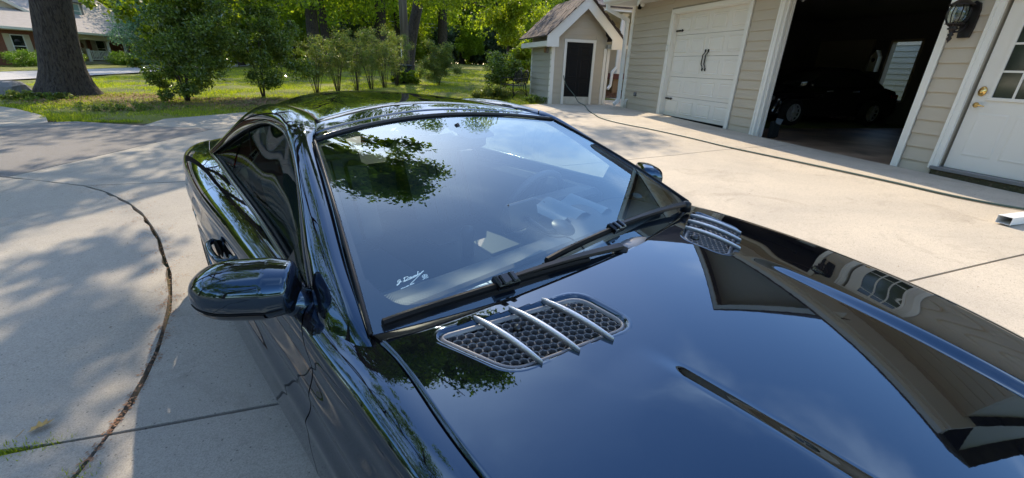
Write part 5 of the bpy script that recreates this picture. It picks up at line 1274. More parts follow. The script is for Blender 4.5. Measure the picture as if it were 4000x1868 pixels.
# vents
for sg in (-1, 1):
    mk = lambda p, dz: (sg * p[0], p[1], float(zhood(p[0], p[1])) + dz)
    rings = [(offset(VOUT, .024), -.0012), (offset(VOUT, .018), .0006), (offset(VOUT, .012), .0004), (offset(VOUT, .005), -.003), (offset(VOUT, .002), -.010), (offset(VOUT, -.002), -.020)]
    vs = []; n = len(VOUT)
    for pl, dz in rings: vs += [mk(p, dz) for p in pl]
    fs = [(r * n + j, r * n + (j + 1) % n, (r + 1) * n + (j + 1) % n, (r + 1) * n + j) for r in range(len(rings) - 1) for j in range(n)]
    vt = empty('bonnet_vent'); vt.parent = CAR
    b = MB(); b.add(vs, fs, True); b.build('vent_surround', 'paint', vt)
    # silver inner frame
    rings = [(offset(VOUT, .003), -.008), (offset(VOUT, .000), -.0045), (offset(VOUT, -.004), -.0055), (offset(VOUT, -.006), -.014)]
    vs = []
    for pl, dz in rings: vs += [mk(p, dz) for p in pl]
    b = MB(); b.add(vs, [(r * n + j, r * n + (j + 1) % n, (r + 1) * n + (j + 1) % n, (r + 1) * n + j) for r in range(3) for j in range(n)], True); b.build('vent_frame', 'grille_dark', vt)
    # honeycomb: every hexagon cell is a ring around a hole
    b = MB(); s = .0112; hxw = s * 1.5; hyh = s * math.sqrt(3); inn = offset(VOUT, -.006)
    for ia in range(int(.28 / hxw), int(.70 / hxw) + 1):
        for ib in range(int(.12 / hyh), int(.46 / hyh) + 1):
            cx = ia * hxw; cy = (ib + (.5 if ia % 2 else 0)) * hyh
            if not bool(inside(cx, cy, inn)): continue
            vo = [(cx + s * math.cos(k * PI / 3), cy + s * math.sin(k * PI / 3)) for k in range(6)]
            vi = [(cx + s * .86 * math.cos(k * PI / 3), cy + s * .86 * math.sin(k * PI / 3)) for k in range(6)]
            z_ = float(zhood(cx, cy)) - .0125
            vs = [(sg * p[0], p[1], z_) for p in vo] + [(sg * p[0], p[1], z_ - .001) for p in vi] + [(sg * p[0], p[1], z_ - .012) for p in vi]
            b.add(vs, [(k, (k + 1) % 6, 6 + (k + 1) % 6, 6 + k) for k in range(6)] + [(6 + k, 6 + (k + 1) % 6, 12 + (k + 1) % 6, 12 + k) for k in range(6)])
    b.build('honeycomb_grille', 'grille_dark', vt)
    b = MB(); pl = offset(VOUT, .01); vs = [(sg * p[0], p[1], float(zhood(p[0], p[1])) - .05) for p in pl] + [(sg * .46, .29, .86)]
    b.add(vs, [(j, (j + 1) % n, n) for j in range(n)]); b.build('vent_well', 'cavity', vt)
    for (xa, ya, yb) in ((.572, .415, .212), (.486, .388, .183), (.400, .360, .156)):
        ks = np.linspace(0, 1, 41); b = MB(); vs = []
        for t in ks:
            y = ya + (yb - ya) * t; x = xa - .012 * t; w = .0062 * (math.sin(PI * t) ** .6) * (1 - .15 * t) + .0006; zt = float(zhood(x, y)) + .006 + .012 * math.sin(PI * (t * .9 + .05)) ** .7
            vs += [(sg * (x - w), y, zt - .004), (sg * (x - w * .45), y, zt + .001), (sg * (x + w * .45), y, zt + .001), (sg * (x + w), y, zt - .004), (sg * (x + w * .5), y, zt - .015), (sg * (x - w * .5), y, zt - .015)]
        b.add(vs, [(r * 6 + j, r * 6 + (j + 1) % 6, (r + 1) * 6 + (j + 1) % 6, (r + 1) * 6 + j) for r in range(40) for j in range(6)], True)
        b.build('vent_fin', 'silver', vt)
    # washer nozzles
    b = MB(); b.lathe([(.011, -.012), (.011, -.004), (.008, .002), (.004, .0045), (0, .005)], (sg * .508, .335, float(zhood(.508, .335)) - .006), 14); b.build('nozzle', 'trim_gloss', vt)
    b = MB(); b.lathe([(.014, -.016), (.016, -.006), (.012, .002), (.006, .006), (0, .007)], (sg * .365, .305, float(zhood(.365, .305)) - .004), 14); b.build('nozzle', 'trim_gloss', vt)

# sides: one surface per panel, cut on the same section
def side_ctrl(y):
    y = np.asarray(y, float); x0 = xseam(y); w = wmax(y)
    hz = zhood(xseam(y), y); zb = zbelt(y)
    k = sstep(.38, .62, y); z0 = hz * (1 - k) + zb * k
    nose = sstep(-.4, -.95, y); tail = sstep(3.0, 3.7, y)
    rows = [(x0, z0), (x0 + .42 * (w - x0), z0 - .010), (x0 + .78 * (w - x0), z0 - .034), (w - .009, z0 - .076), (w - .010, z0 - .118), (w - .003, z0 - .165),
            (w + .001, z0 - .210), (w - .006, z0 - .262), (w - .003, z0 - .318), (w + .001, z0 - .365), (w - .006, z0 - .43), (w - .010, z0 - .51), (w - .018, .30 + .06 * nose + .06 * tail), (w - .035, .225 + .06 * nose + .08 * tail), (w - .10, .17 + .07 * nose + .1 * tail)]
    return np.stack([np.stack([r[0] * np.ones_like(y), y, r[1] * np.ones_like(y)], -1) for r in rows], 0)   # (k, ..., 3)
def side_panel(name, yfa, yfb, sg, nu=80, nv=90, m='paint', arch=None, u0=0.0, u1=1.0):
    """yfa, yfb: functions of height 0 (top) .. 1 (bottom)"""
    vv = np.linspace(0, 1, nv); uu = np.linspace(u0, u1, nu)
    # first pass: constant-y grid then shear along y by the seam curves
    UU, VV = np.meshgrid(uu, vv, indexing='ij')
    ya = yfa(UU); yb = yfb(UU); YY = ya + (yb - ya) * VV
    K = 15; C = side_ctrl(YY)      # (K, nu, nv, 3)
    t = UU * (K - 1); B = np.stack([Spl(np.arange(K), np.eye(K)[j])(t) for j in range(K)], 0)
    Pt = (B[..., None] * C).sum(0); Pt[..., 0] *= sg
    nu_, nv_ = Pt.shape[:2]; i = np.arange(nu_ * nv_).reshape(nu_, nv_); F = np.stack([i[:-1, :-1], i[1:, :-1], i[1:, 1:], i[:-1, 1:]], -1).reshape(-1, 4)
    if arch:
        c = Pt.reshape(-1, 3)[F].mean(1); kill = np.zeros(len(F), bool)
        for ay in arch: kill |= ((c[:, 1] - ay) ** 2 + (c[:, 2] - .335) ** 2 < .352 ** 2)
        F = F[~kill]
    if sg < 0: F = F[:, ::-1]
    return link(name, npmesh(name, Pt.reshape(-1, 3), F, True), m, CAR)
fseam = lambda U: .74 - .10 * sstep(.0, .30, U) + .20 * sstep(.25, .95, U)
rseam = lambda U: 1.90 + .14 * sstep(.1, .6, U) - .10 * sstep(.6, 1, U)
g_ = .0028
for sg in (-1, 1):
    side_panel('front_fender', lambda U: -.93 + 0 * U, lambda U: fseam(U) - g_, sg, 90, 150, arch=[0.0])
    side_panel('door', lambda U: fseam(U) + g_, lambda U: rseam(U) - g_, sg, 90, 110)
    side_panel('rear_fender', lambda U: rseam(U) + g_, lambda U: 3.44 + 0 * U, sg, 90, 120, arch=[2.56])
    # dark shell just inside so seams and gaps read black
    YY = np.linspace(-.9, 3.7, 60); C = side_ctrl(YY); B = rowspline(C, 40); B[..., 0] -= .012; B[..., 2] -= .004; B[..., 0] *= sg
    k_ = (np.abs(YY - 0) > .40) & (np.abs(YY - 2.56) > .40)
    for a_, b_ in ((0, 7), (12, 40), (46, 60)): pass
    sh_ = []
    idx = [j for j in range(60)]
    seg = [j for j in idx if .42 < YY[j] < 2.14]
    surf('inner_shell', B[:, seg], 'cavity', CAR, flip=sg < 0)
    for ay in (0.0, 2.56):
        # arch lip and wheel well
        b = MB(); pth = []
        ws = float(wmax(ay))
        for a in np.linspace(-.15, PI + .15, 26): pth.append((sg * (float(wmax(ay - math.cos(a) * .35)) - .012), ay - math.cos(a) * .352, .335 + math.sin(a) * .352))
        b.tube(pth, .011, 6); b.build('wheel_arch_lip', 'paint', CAR)
        b = MB(); vs = []; 
        for a in np.linspace(0, PI, 14): vs += [(sg * (float(wmax(ay - math.cos(a) * .35)) - .03), ay - math.cos(a) * .35, .335 + math.sin(a) * .35), (sg * .45, ay - math.cos(a) * .35, .335 + math.sin(a) * .35)]
        b.add(vs, [(2 * j, 2 * j + 1, 2 * j + 3, 2 * j + 2) for j in range(13)]); b.build('wheel_well', 'cavity', CAR)
        w = empty('wheel', (sg * (.755 if ay < 1 else .655), ay, .325)); w.parent = CAR
        mt = Matrix.Rotation(sg * PI / 2, 4, 'Y')
        b = MB(); b.lathe([(.225, -.10), (.30, -.115), (.325, -.10), (.328, .09), (.305, .11), (.228, .10)], (0, 0, 0), 40, mt, True, False); b.build('tyre', 'tyre', w)
        b = MB(); b.lathe([(.21, -.09), (.225, .10), (.232, .108), (.215, .112), (.205, .085), (.20, -.09)], (0, 0, 0), 40, mt, True, False)
        for k in range(5):
            for dd in (-.12, .12):
                b.box((.03, -.014, .055), (.212, .014, .085), mt @ Matrix.Rotation(2 * PI * k / 5 + dd, 4, 'Z'))
        b.lathe([(0, .098), (.032, .094), (.045, .06), (0, .04)], (0, 0, 0), 16, mt); b.build('rim', 'silver', w)
        b = MB(); b.lathe([(0, -.02), (.165, -.02), (.165, .0), (0, .0)], (0, 0, 0), 24, mt); b.build('brake_disc', 'silver', w)
    # chrome fin of the side vent and the sill
    b = MB(); y = .46
    b.box((sg * .872 if sg > 0 else -.884, .44, .400), (.884 if sg > 0 else -.872, .58, .412), bev=.002); b.build('side_vent_trim', 'silver', CAR)
    # belt trim and door handle
    YY = np.linspace(.80, 2.50, 60); pth = [(sg * (float(xseam(y)) + .001), y, float(zbelt(y)) + .003) for y in YY]
    b = MB(); b.tube(pth, .0085, 8); b.build('belt_moulding', 'trim_gloss', CAR)
    pth = [(sg * (float(xseam(y)) - .016), y, float(zbelt(y)) + .004) for y in YY]
    b = MB(); b.tube(pth, .009, 6); b.build('belt_seal', 'rubber', CAR)
# door handles, following the panel
for sg in (-1, 1):
    y0 = 1.62; C = side_ctrl(np.array([y0])); xw = float(wmax(y0))
    zz = float(zbelt(y0)) - .185
    b = MB(); hpth = [(sg * (xw - .004), y0 + .11, zz + .004), (sg * (xw + .018), y0 + .09, zz + .004), (sg * (xw + .026), y0 + .03, zz + .003), (sg * (xw + .026), y0 - .04, zz), (sg * (xw + .018), y0 - .10, zz - .003), (sg * (xw - .004), y0 - .12, zz - .004)]
    b.tube(smooth_path(hpth, 3), .012, 8); b.build('door_handle', 'paint', CAR)
    b = MB(); b.lathe([(0, -.002), (.045, -.001), (.05, .001), (.04, .002), (0, .001)], (0, 0, 0), 20, Matrix.Translation((sg * (xw + .0), y0, zz)) @ Matrix.Rotation(sg * PI / 2, 4, 'Y') @ Matrix.Diagonal((.75, 1.5, 1, 1))); b.build('handle_cup', 'cavity', CAR)

# windscreen
def ws(t, s):
    """t across -1..1, s up 0..1"""
    at = np.abs(t)
    bx = t * .772; by = .395 + .120 * at ** 2.0; bz = .922 + 0 * at
    tx = t * .590; ty = 1.315 - .125 * at ** 2.0; tz = 1.258 - .036 * at ** 2
    bulge = .030 * np.sin(PI * np.clip(s, 0, 1)) * (1 - .55 * at ** 2)
    X = bx + (tx - bx) * s; Yy = by + (ty - by) * s - bulge * .36; Z = bz + (tz - bz) * s + bulge * .93
    return np.stack([X, Yy, Z], -1)
T, S = np.meshgrid(np.linspace(-1, 1, 70), np.linspace(0, 1, 60), indexing='ij')
wscreen = surf('windscreen', ws(T, S), 'windshield', CAR)
# black ceramic border under the glass, with its dotted inner fringe
def ws_in(t, s, d=.004):
    p = ws(t, s); p[..., 2] -= d; p[..., 1] += d * .4; return p
def strip(name, t0, t1, s0, s1, m, nt=60, ns=12, d=.004, parent=wscreen):
    T, S = np.meshgrid(np.linspace(0, 1, nt), np.linspace(0, 1, ns), indexing='ij')
    tt = t0(S, T) if callable(t0) else t0 + (t1 - t0) * T; sss = s0(S, T) if callable(s0) else s0 + (s1 - s0) * S
    return surf(name, ws_in(tt, sss, d), m, parent)
def sb(t):   # lower edge of the clear area
    at = np.abs(t); return .066 + .0 * at + .14 * np.clip((at - .84) / .13, 0, 1) ** 3
fr = strip('glass_border', lambda S, T: -1 + 2 * T, None, lambda S, T: S * (sb(-1 + 2 * T)), None, 'frit', 120, 8)
for sgn in (-1, 1):
    strip('glass_border', lambda S, T, q=sgn: q * (1 - T * .026), None, lambda S, T: .06 + S * .94, None, 'frit', 6, 30)
strip('glass_border', -1, 1, .955, 1.0, 'frit', 60, 4)
b = MB(); rd = random.Random(4)
def wpt(t, s, d=.0042): return Vector(ws_in(np.array(t, float), np.array(s, float), d).tolist())
for row in range(6):
    for k in range(420):
        t = -0.96 + 1.92 * (k + .5 * (row % 2)) / 420; s = float(sb(t)) + .002 + row * .0050; r = .0018 * (1 - row / 8)
        if abs(t) > .955: continue
        c_ = wpt(t, s); ex = (wpt(t + .01, s) - c_).normalized(); ey = (wpt(t, s + .01) - c_).normalized()
        b.add([c_ + ex * r * math.cos(a) + ey * r * math.sin(a) for a in (0, PI / 2, PI, 3 * PI / 2)], [(0, 1, 2, 3)])
b.build('glass_dots', 'frit', wscreen, kind='stuff')
# sensor housing behind the glass
pod = rounded([(-.11, 1.0), (.27, 1.0), (.195, .77), (-.045, .77)], [.02, .02, .05, .05], 6)
b = MB(); vs = [wpt(p[0] - .01, p[1], .006) for p in pod]; n = len(vs); b.add(vs + [wpt(.07, .90, .006)], [(j, (j + 1) % n, n) for j in range(n)]); b.build('sensor_cover', 'frit', wscreen)
b = MB()
for r in range(4):
    for k in range(7):
        if (r + k) % 1 == 0:
            c_ = wpt(.025 + k * .014 + (.006 if r % 2 else 0), .845 + r * .013, .003); ex = Vector((1, 0, 0)); ey = Vector((0, .93, .36)); q = .0024
            b.add([c_ + ex * q * math.cos(a) + ey * q * math.sin(a) for a in (0, PI / 2, PI, 3 * PI / 2)], [(0, 1, 2, 3)])
b.build('sensor_dots', 'cloth_grey', wscreen)
# edge seal round the glass
b = MB()
for sg in (-1, 1): b.tube([wpt(sg * 1.004, s, -.002) for s in np.linspace(.0, 1, 24)], .0055, 6)
b.tube([wpt(t, 1.004, -.002) for t in np.linspace(-1, 1, 30)], .0055, 6)
b.build('glass_seal', 'plastic', CAR)
# printed signature and star at the lower corner of the glass
def stroke_on_glass(mb, pts, w, t0, s0, sx, sy, sk=0.0):
    P = [wpt(t0 + (x + sk * y) * sx, s0 + y * sy + .0028 * x, .0026) for x, y in pts]
    for i in range(len(P) - 1):
        a, c_ = P[i], P[i + 1]; d = (c_ - a)
        if d.length < 1e-6: continue
        nrm = Vector((0, -.36, .93)); q = d.normalized().cross(nrm) * w * .5
        mb.add([a - q, c_ - q, c_ + q, a + q], [(0, 1, 2, 3)])
T0, S0 = -.887, .150
b = MB(); SX, SY = .062, .062
sig = [
 [(.55, .75), (.35, .95), (.10, .75), (.08, .45), (.35, .40), (.55, .62), (.50, .30), (.30, -.15), (.0, -.35), (-.05, -.15), (.30, .12), (.75, .30)],
 [(.88, .18), (.92, .16)],
 [(1.25, .95), (1.2, .5), (1.15, .2)], [(1.0, .85), (1.35, 1.0), (1.75, .85), (1.85, .5), (1.6, .2), (1.2, .12), (1.0, .25)],
 [(2.25, .55), (2.05, .5), (2.0, .25), (2.2, .2), (2.3, .5), (2.3, .2), (2.5, .4), (2.55, .2), (2.65, .25), (2.75, .5), (2.78, .2), (2.9, .5), (2.98, .2), (3.1, .5), (3.15, .2), (3.35, .45), (3.55, 1.1), (3.5, 1.2), (3.4, .6), (3.42, .2), (3.6, .35), (3.75, .55), (3.65, .6), (3.62, .3), (3.8, .2), (4.0, .55), (4.1, .45), (4.15, .6), (4.5, .72)],
 [(1.0, -.05), (2.2, .0), (3.4, .1)],
 [(4.5, .72), (3.4, -.2), (2.5, -.95), (2.05, -1.35)],
]
for st in sig: stroke_on_glass(b, st, .0013, T0, S0, .0215, .0135, .2)
def small_text(mb, n, x0, y0, slope):
    rd2 = random.Random(8); x = x0
    for k in range(n):
        if rd2.random() < .12: x += .07; continue
        h = rd2.choice((.16, .16, .24)); y = y0 + slope * (x - x0)
        stroke_on_glass(mb, [(x, y), (x + .01, y + h)], .0012, T0, S0, .0215, .0125); stroke_on_glass(mb, [(x, y + h * .6), (x + .06, y + h * .6)], .0010, T0, S0, .0215, .0125); x += .085
small_text(b, 26, .3, -1.75, .06); small_text(b, 12, 3.9, -1.55, .05)
star = [(4.4 + .42 * math.cos(a), -.75 + .42 * math.sin(a) * .95) for a in np.linspace(0, 2 * PI, 25)]
stroke_on_glass(b, star, .0013, T0, S0, .0215, .0125)
for a in (PI / 2, PI / 2 + 2 * PI / 3, PI / 2 - 2 * PI / 3): stroke_on_glass(b, [(4.4, -.75), (4.4 + .40 * math.cos(a), -.75 + .40 * math.sin(a))], .0013, T0, S0, .0215, .0125)
b.build('windscreen_print', 'sticker', wscreen)

# pillars and roof rails
I_ = [(.790, .46, .872), (.777, .525, .922), (.735, .69, .996), (.688, .85, 1.070), (.640, 1.02, 1.146), (.598, 1.19, 1.222), (.555, 1.27, 1.249), (.505, 1.40, 1.268), (.482, 1.60, 1.279), (.478, 1.90, 1.270), (.485, 2.15, 1.222), (.505, 2.42, 1.125), (.535, 2.70, .985)]
C_ = [(.822, .565, .885), (.803, .64, .945), (.765, .78, 1.022), (.722, .92, 1.092), (.680, 1.06, 1.160), (.640, 1.20, 1.222), (.607, 1.32, 1.256), (.572, 1.46, 1.276), (.550, 1.64, 1.285), (.545, 1.90, 1.262), (.553, 2.15, 1.205), (.580, 2.42, 1.095), (.615, 2.72, .965)]
O_ = [(.825, .70, .875), (.806, .76, .930), (.772, .87, 1.000), (.735, .97, 1.062), (.695, 1.08, 1.125), (.660, 1.19, 1.180), (.632, 1.31, 1.222), (.612, 1.45, 1.236), (.602, 1.64, 1.234), (.600, 1.88, 1.190), (.606, 2.12, 1.125), (.628, 2.34, 1.045), (.668, 2.52, .962)]
def rail_pts(nv, a=0, b_=12, inner=True):
    t = np.linspace(a, b_, nv); res = []
    for L in (I_, C_, O_):
        A = np.array(L); res.append(np.stack([Spl(np.arange(13), A[:, k])(t) for k in range(3)], -1))
    I, C, O = res
    # section: inner lip, inner, crown, outer, outer lip turned in
    d = np.array([0, 0, -.018])
    mid1 = (I + C) / 2 + np.array([0, 0, .010]) * 1.0; mid2 = (C + O) / 2 + (np.array([.012, 0, .004]))
    L2 = O + np.array([-.022, 0, -.004]); L1 = I + np.array([-.002, 0, -.014])
    return np.stack([L1, I, mid1, C + np.array([.0, 0, .003]), mid2, O, L2], 0), I, C, O
for sg in (-1, 1):
    for nm, a, b_, nv in (('windscreen_pillar', 0, 5.93, 80), ('roof_rail', 5.99, 12, 70)):
        Cc, I, C, O = rail_pts(nv, a, b_)
        Pn = rowspline(Cc[1:6], 26); Pn = np.concatenate([Cc[0:1], Pn, Cc[6:7]], 0); Pn = Pn.copy(); Pn[..., 0] *= sg
        surf(nm, Pn, 'paint', CAR, flip=sg < 0)
    # window frame seal inside the opening, and side glass
    Cc, I, C, O = rail_pts(90, 1.0, 12)
    b = MB(); b.tube([(sg * (p[0] - .016), p[1], p[2] - .006) for p in O], .009, 6); b.build('window_seal', 'rubber', CAR)
    b = MB(); b.tube([(sg * (p[0] + .002), p[1], p[2] - .002) for p in O[::2]], .0042, 6); b.build('window_trim', 'trim_gloss', CAR)
    belt = np.stack([xseam(O[:, 1]) - .012, O[:, 1], zbelt(O[:, 1]) - .01], -1); top = O + np.array([-.014, 0, 0])
    for nm, ya, yb in (('door_glass', .76, 1.955), ('quarter_glass', 1.965, 2.6)):
        m_ = (O[:, 1] >= ya) & (O[:, 1] <= yb); bb = belt[m_]; tt_ = top[m_]
        k = np.linspace(0, 1, 14)[:, None, None]; G_ = bb[None] * (1 - k) + tt_[None] * k + np.array([.016, 0, 0]) * np.sin(PI * k) ; G_[..., 0] *= sg
        surf(nm, G_, 'side_glass', CAR, flip=sg < 0)
    # glass split bar
    j = int(np.argmin(np.abs(O[:, 1] - 1.96)))
    b = MB(); b.tube([(sg * (belt[j][0] + .002), 1.96, belt[j][2]), (sg * (top[j][0] + .012), 1.96, (top[j][2] + belt[j][2]) / 2), (sg * (top[j][0] + .002), 1.96, top[j][2])], .004, 6); b.build('window_bar', 'rubber', CAR)
    # mirror sail
    b = MB(); b.prism([(.74, .925), (.99, .927), (.905, 1.055), (.86, 1.045)], 0, .012, 'x')
    for q in range(len(b.v)): b.v[q] = (sg * (b.v[q][0] + .782 - (b.v[q][2] - .92) * .42), b.v[q][1], b.v[q][2])
    b.build('mirror_sail', 'trim_gloss', CAR)
# joints across the pillar
# header panel and roof
rw = Spl([1.19, 1.27, 1.40, 1.60, 1.90, 2.15, 2.42], [.592, .553, .503, .480, .476, .483, .500])
def roofz(x, y):
    zc = Spl([1.19, 1.315, 1.45, 1.7, 1.9, 2.1, 2.25, 2.42, 2.6], [1.248, 1.264, 1.290, 1.312, 1.318, 1.314, 1.302, 1.26, 1.19])(y)
    ze = Spl([1.19, 1.27, 1.40, 1.60, 1.90, 2.15, 2.42, 2.6], [1.224, 1.248, 1.267, 1.278, 1.269, 1.221, 1.124, 1.04])(y)
    return zc - (zc - ze) * (np.abs(x) / rw(y)) ** (2.3 + 0.2 * sstep(1.55, 2.2, y))
def roofpanel(name, ya, yb, xw, m, nt=60, nv=30, edge=.004):
    T, V2 = np.meshgrid(np.linspace(-1, 1, nt), np.linspace(0, 1, nv), indexing='ij')
    y = ya(np.abs(T)) + (yb(np.abs(T)) - ya(np.abs(T))) * V2; x = T * xw(y)
    z = roofz(x, y) - edge * (np.clip((np.abs(T) - .985) / .015, 0, 1) ** 2 + np.clip((.03 - V2) / .03, 0, 1) ** 2 * 1.5 + np.clip((V2 - .97) / .03, 0, 1) ** 2)
    Pp = np.stack([x, y, z], -1)
    return surf(name, Pp, m, CAR)
hdr = lambda k: (lambda a: 1.326 - .128 * a ** 2.0 + k - .02 * a ** 2 * (k > 0))
roofpanel('roof_front_strip', hdr(0), hdr(.058), lambda y: rw(y), 'paint', nv=14)
roofpanel('roof_header', hdr(.064), hdr(.168), lambda y: rw(y), 'paint', nv=16)
roofpanel('roof_panel', hdr(.176), lambda a: 2.34 - .06 * a ** 2, lambda y: rw(y) - .006, 'paint', nv=60)
b = MB()
for k in (.061, .172):
    b.tube([(t * float(rw(hdr(k)(abs(t)))), float(hdr(k)(abs(t))), float(roofz(t * float(rw(hdr(k)(abs(t)))), hdr(k)(abs(t)))) - .006) for t in np.linspace(-1, 1, 40)], .005, 6)
for sg in (-1, 1): b.tube([(sg * (float(rw(y)) - .002), y, float(roofz(float(rw(y)), y)) - .004) for y in np.linspace(1.37, 2.28, 24)], .006, 6)
b.build('roof_seal', 'rubber', CAR)
# chrome-edged header line
b = MB(); b.tube([wpt(t, 1.010, -.006) for t in np.linspace(-.99, .99, 40)], .0045, 8); b.build('header_trim', 'trim_gloss', CAR)
# roof lining closes the cabin from above
T, V2 = np.meshgrid(np.linspace(-1, 1, 20), np.linspace(0, 1, 20), indexing='ij'); y = 1.34 + V2 * .95; x = T * rw(y); surf('headliner', np.stack([x, y, roofz(x, y) - .03], -1), 'leather', CAR)
# rear window and boot lid
T, V2 = np.meshgrid(np.linspace(-1, 1, 30), np.linspace(0, 1, 20), indexing='ij')
y = 2.345 - .06 * T ** 2 + (.48 + .02 * T ** 2) * V2; zt = 1.285 - .115 * np.abs(T) ** 2.5; x = T * (.485 + .06 * V2)
z = zt + (.965 - zt) * V2 + .02 * np.sin(PI * V2) - .04 * np.abs(T) ** 2 * V2 * 0
surf('rear_window', np.stack([x, y, z], -1), 'rear_glass', CAR)
zc = Spl([2.78, 3.0, 3.3, 3.55, 3.72], [.985, .985, .955, .915, .875])
T, V2 = np.meshgrid(np.linspace(-1, 1, 50), np.linspace(0, 1, 40), indexing='ij'); y = 2.60 + (3.42 - .10 * T ** 2 - 2.60) * V2
x = T * (xseam(y) - .003); z = zc(np.clip(y, 2.78, 3.72)) - .0 - (zc(np.clip(y, 2.78, 3.72)) - zbelt(y)) * np.abs(T) ** 3
surf('boot_lid', np.stack([x, y, z], -1), 'paint', CAR)
# tail and nose
def endcap(name, y0, dy, zs, m, w0):
    C = []
    for (z, dd, wf) in zs:
        t = np.linspace(-1, 1, 50); x = t * w0 * wf; C.append(np.stack([x, y0 + dy * (dd - .45 * np.abs(t) ** 2.6 * .55), z + 0 * t], -1))
    surf(name, rowspline(np.array(C), 30), m, CAR, flip=dy < 0)
endcap('rear_bumper', 3.42, .16, [(.905, -.15, .72), (.86, .12, .80), (.76, .25, .90), (.60, .45, 1.0), (.42, .5, 1.02), (.26, .42, 1.0), (.18, .2, .95)], 'paint', .56)
endcap('front_bumper', -.80, -.24, [(.705, .10, .90), (.66, .42, .97), (.56, .70, 1.0), (.44, .80, 1.02), (.30, .78, 1.0), (.18, .60, .96)], 'paint', .80)
b = MB(); b.box((-.36, -1.035, .44), (.36, -.99, .62), bev=.02)
for z in (.47, .51, .55, .59): b.box((-.35, -1.048, z - .006), (.35, -1.034, z + .006))
b.build('front_grille', 'grille_dark', CAR)
for sg in (-1, 1):
    b = MB(); b.lathe([(0, .05), (.07, .04), (.11, .0), (.12, -.05), (0, -.05)], (0, 0, 0), 20, Matrix.Translation((sg * .68, -.86, .66)) @ Matrix.Rotation(PI / 2 + .3, 4, 'X') @ Matrix.Diagonal((1.2, .8, 1, 1))); b.build('headlight', 'chrome', CAR)
    b = MB(); b.box((sg * .42 - .12, 3.44, .70), (sg * .42 + .10, 3.50, .80), bev=.02); b.build('tail_light', 'red_lens', CAR)
b = MB(); b.box((-.70, -.72, .15), (.70, 2.9, .20)); b.box((-.42, -.8, .2), (.42, .3, .6)); b.build('underbody', 'cavity', CAR)
t_ = np.linspace(-1, 1, 60); yh = -.80 + .10 * t_ ** 2 + .06 * t_ ** 6; xh = t_ * (xseam(yh) - .003); r0 = np.stack([xh, yh - .003, zhood(xh, yh) - .004], -1)
r1 = np.stack([t_ * .80 * .90, -.80 - .24 * (.10 - .2475 * np.abs(t_) ** 2.6), .705 + 0 * t_], -1); r2 = np.stack([t_ * .80 * .97, -.80 - .24 * (.42 - .2475 * np.abs(t_) ** 2.6), .66 + 0 * t_], -1)
surf('nose_panel', np.stack([r0, (r0 + r1) / 2 + np.array([0, -.004, .002]), r1, r2], 0), 'paint', CAR, flip=True)
# cowl under the wipers
T, V2 = np.meshgrid(np.linspace(-1, 1, 50), np.linspace(0, 1, 8), indexing='ij'); x = T * .77; y = yrear(x) - .03 + V2 * .07
surf('cowl', np.stack([x, y, .912 - .010 * T ** 2 + 0 * V2], -1), 'plastic', CAR)

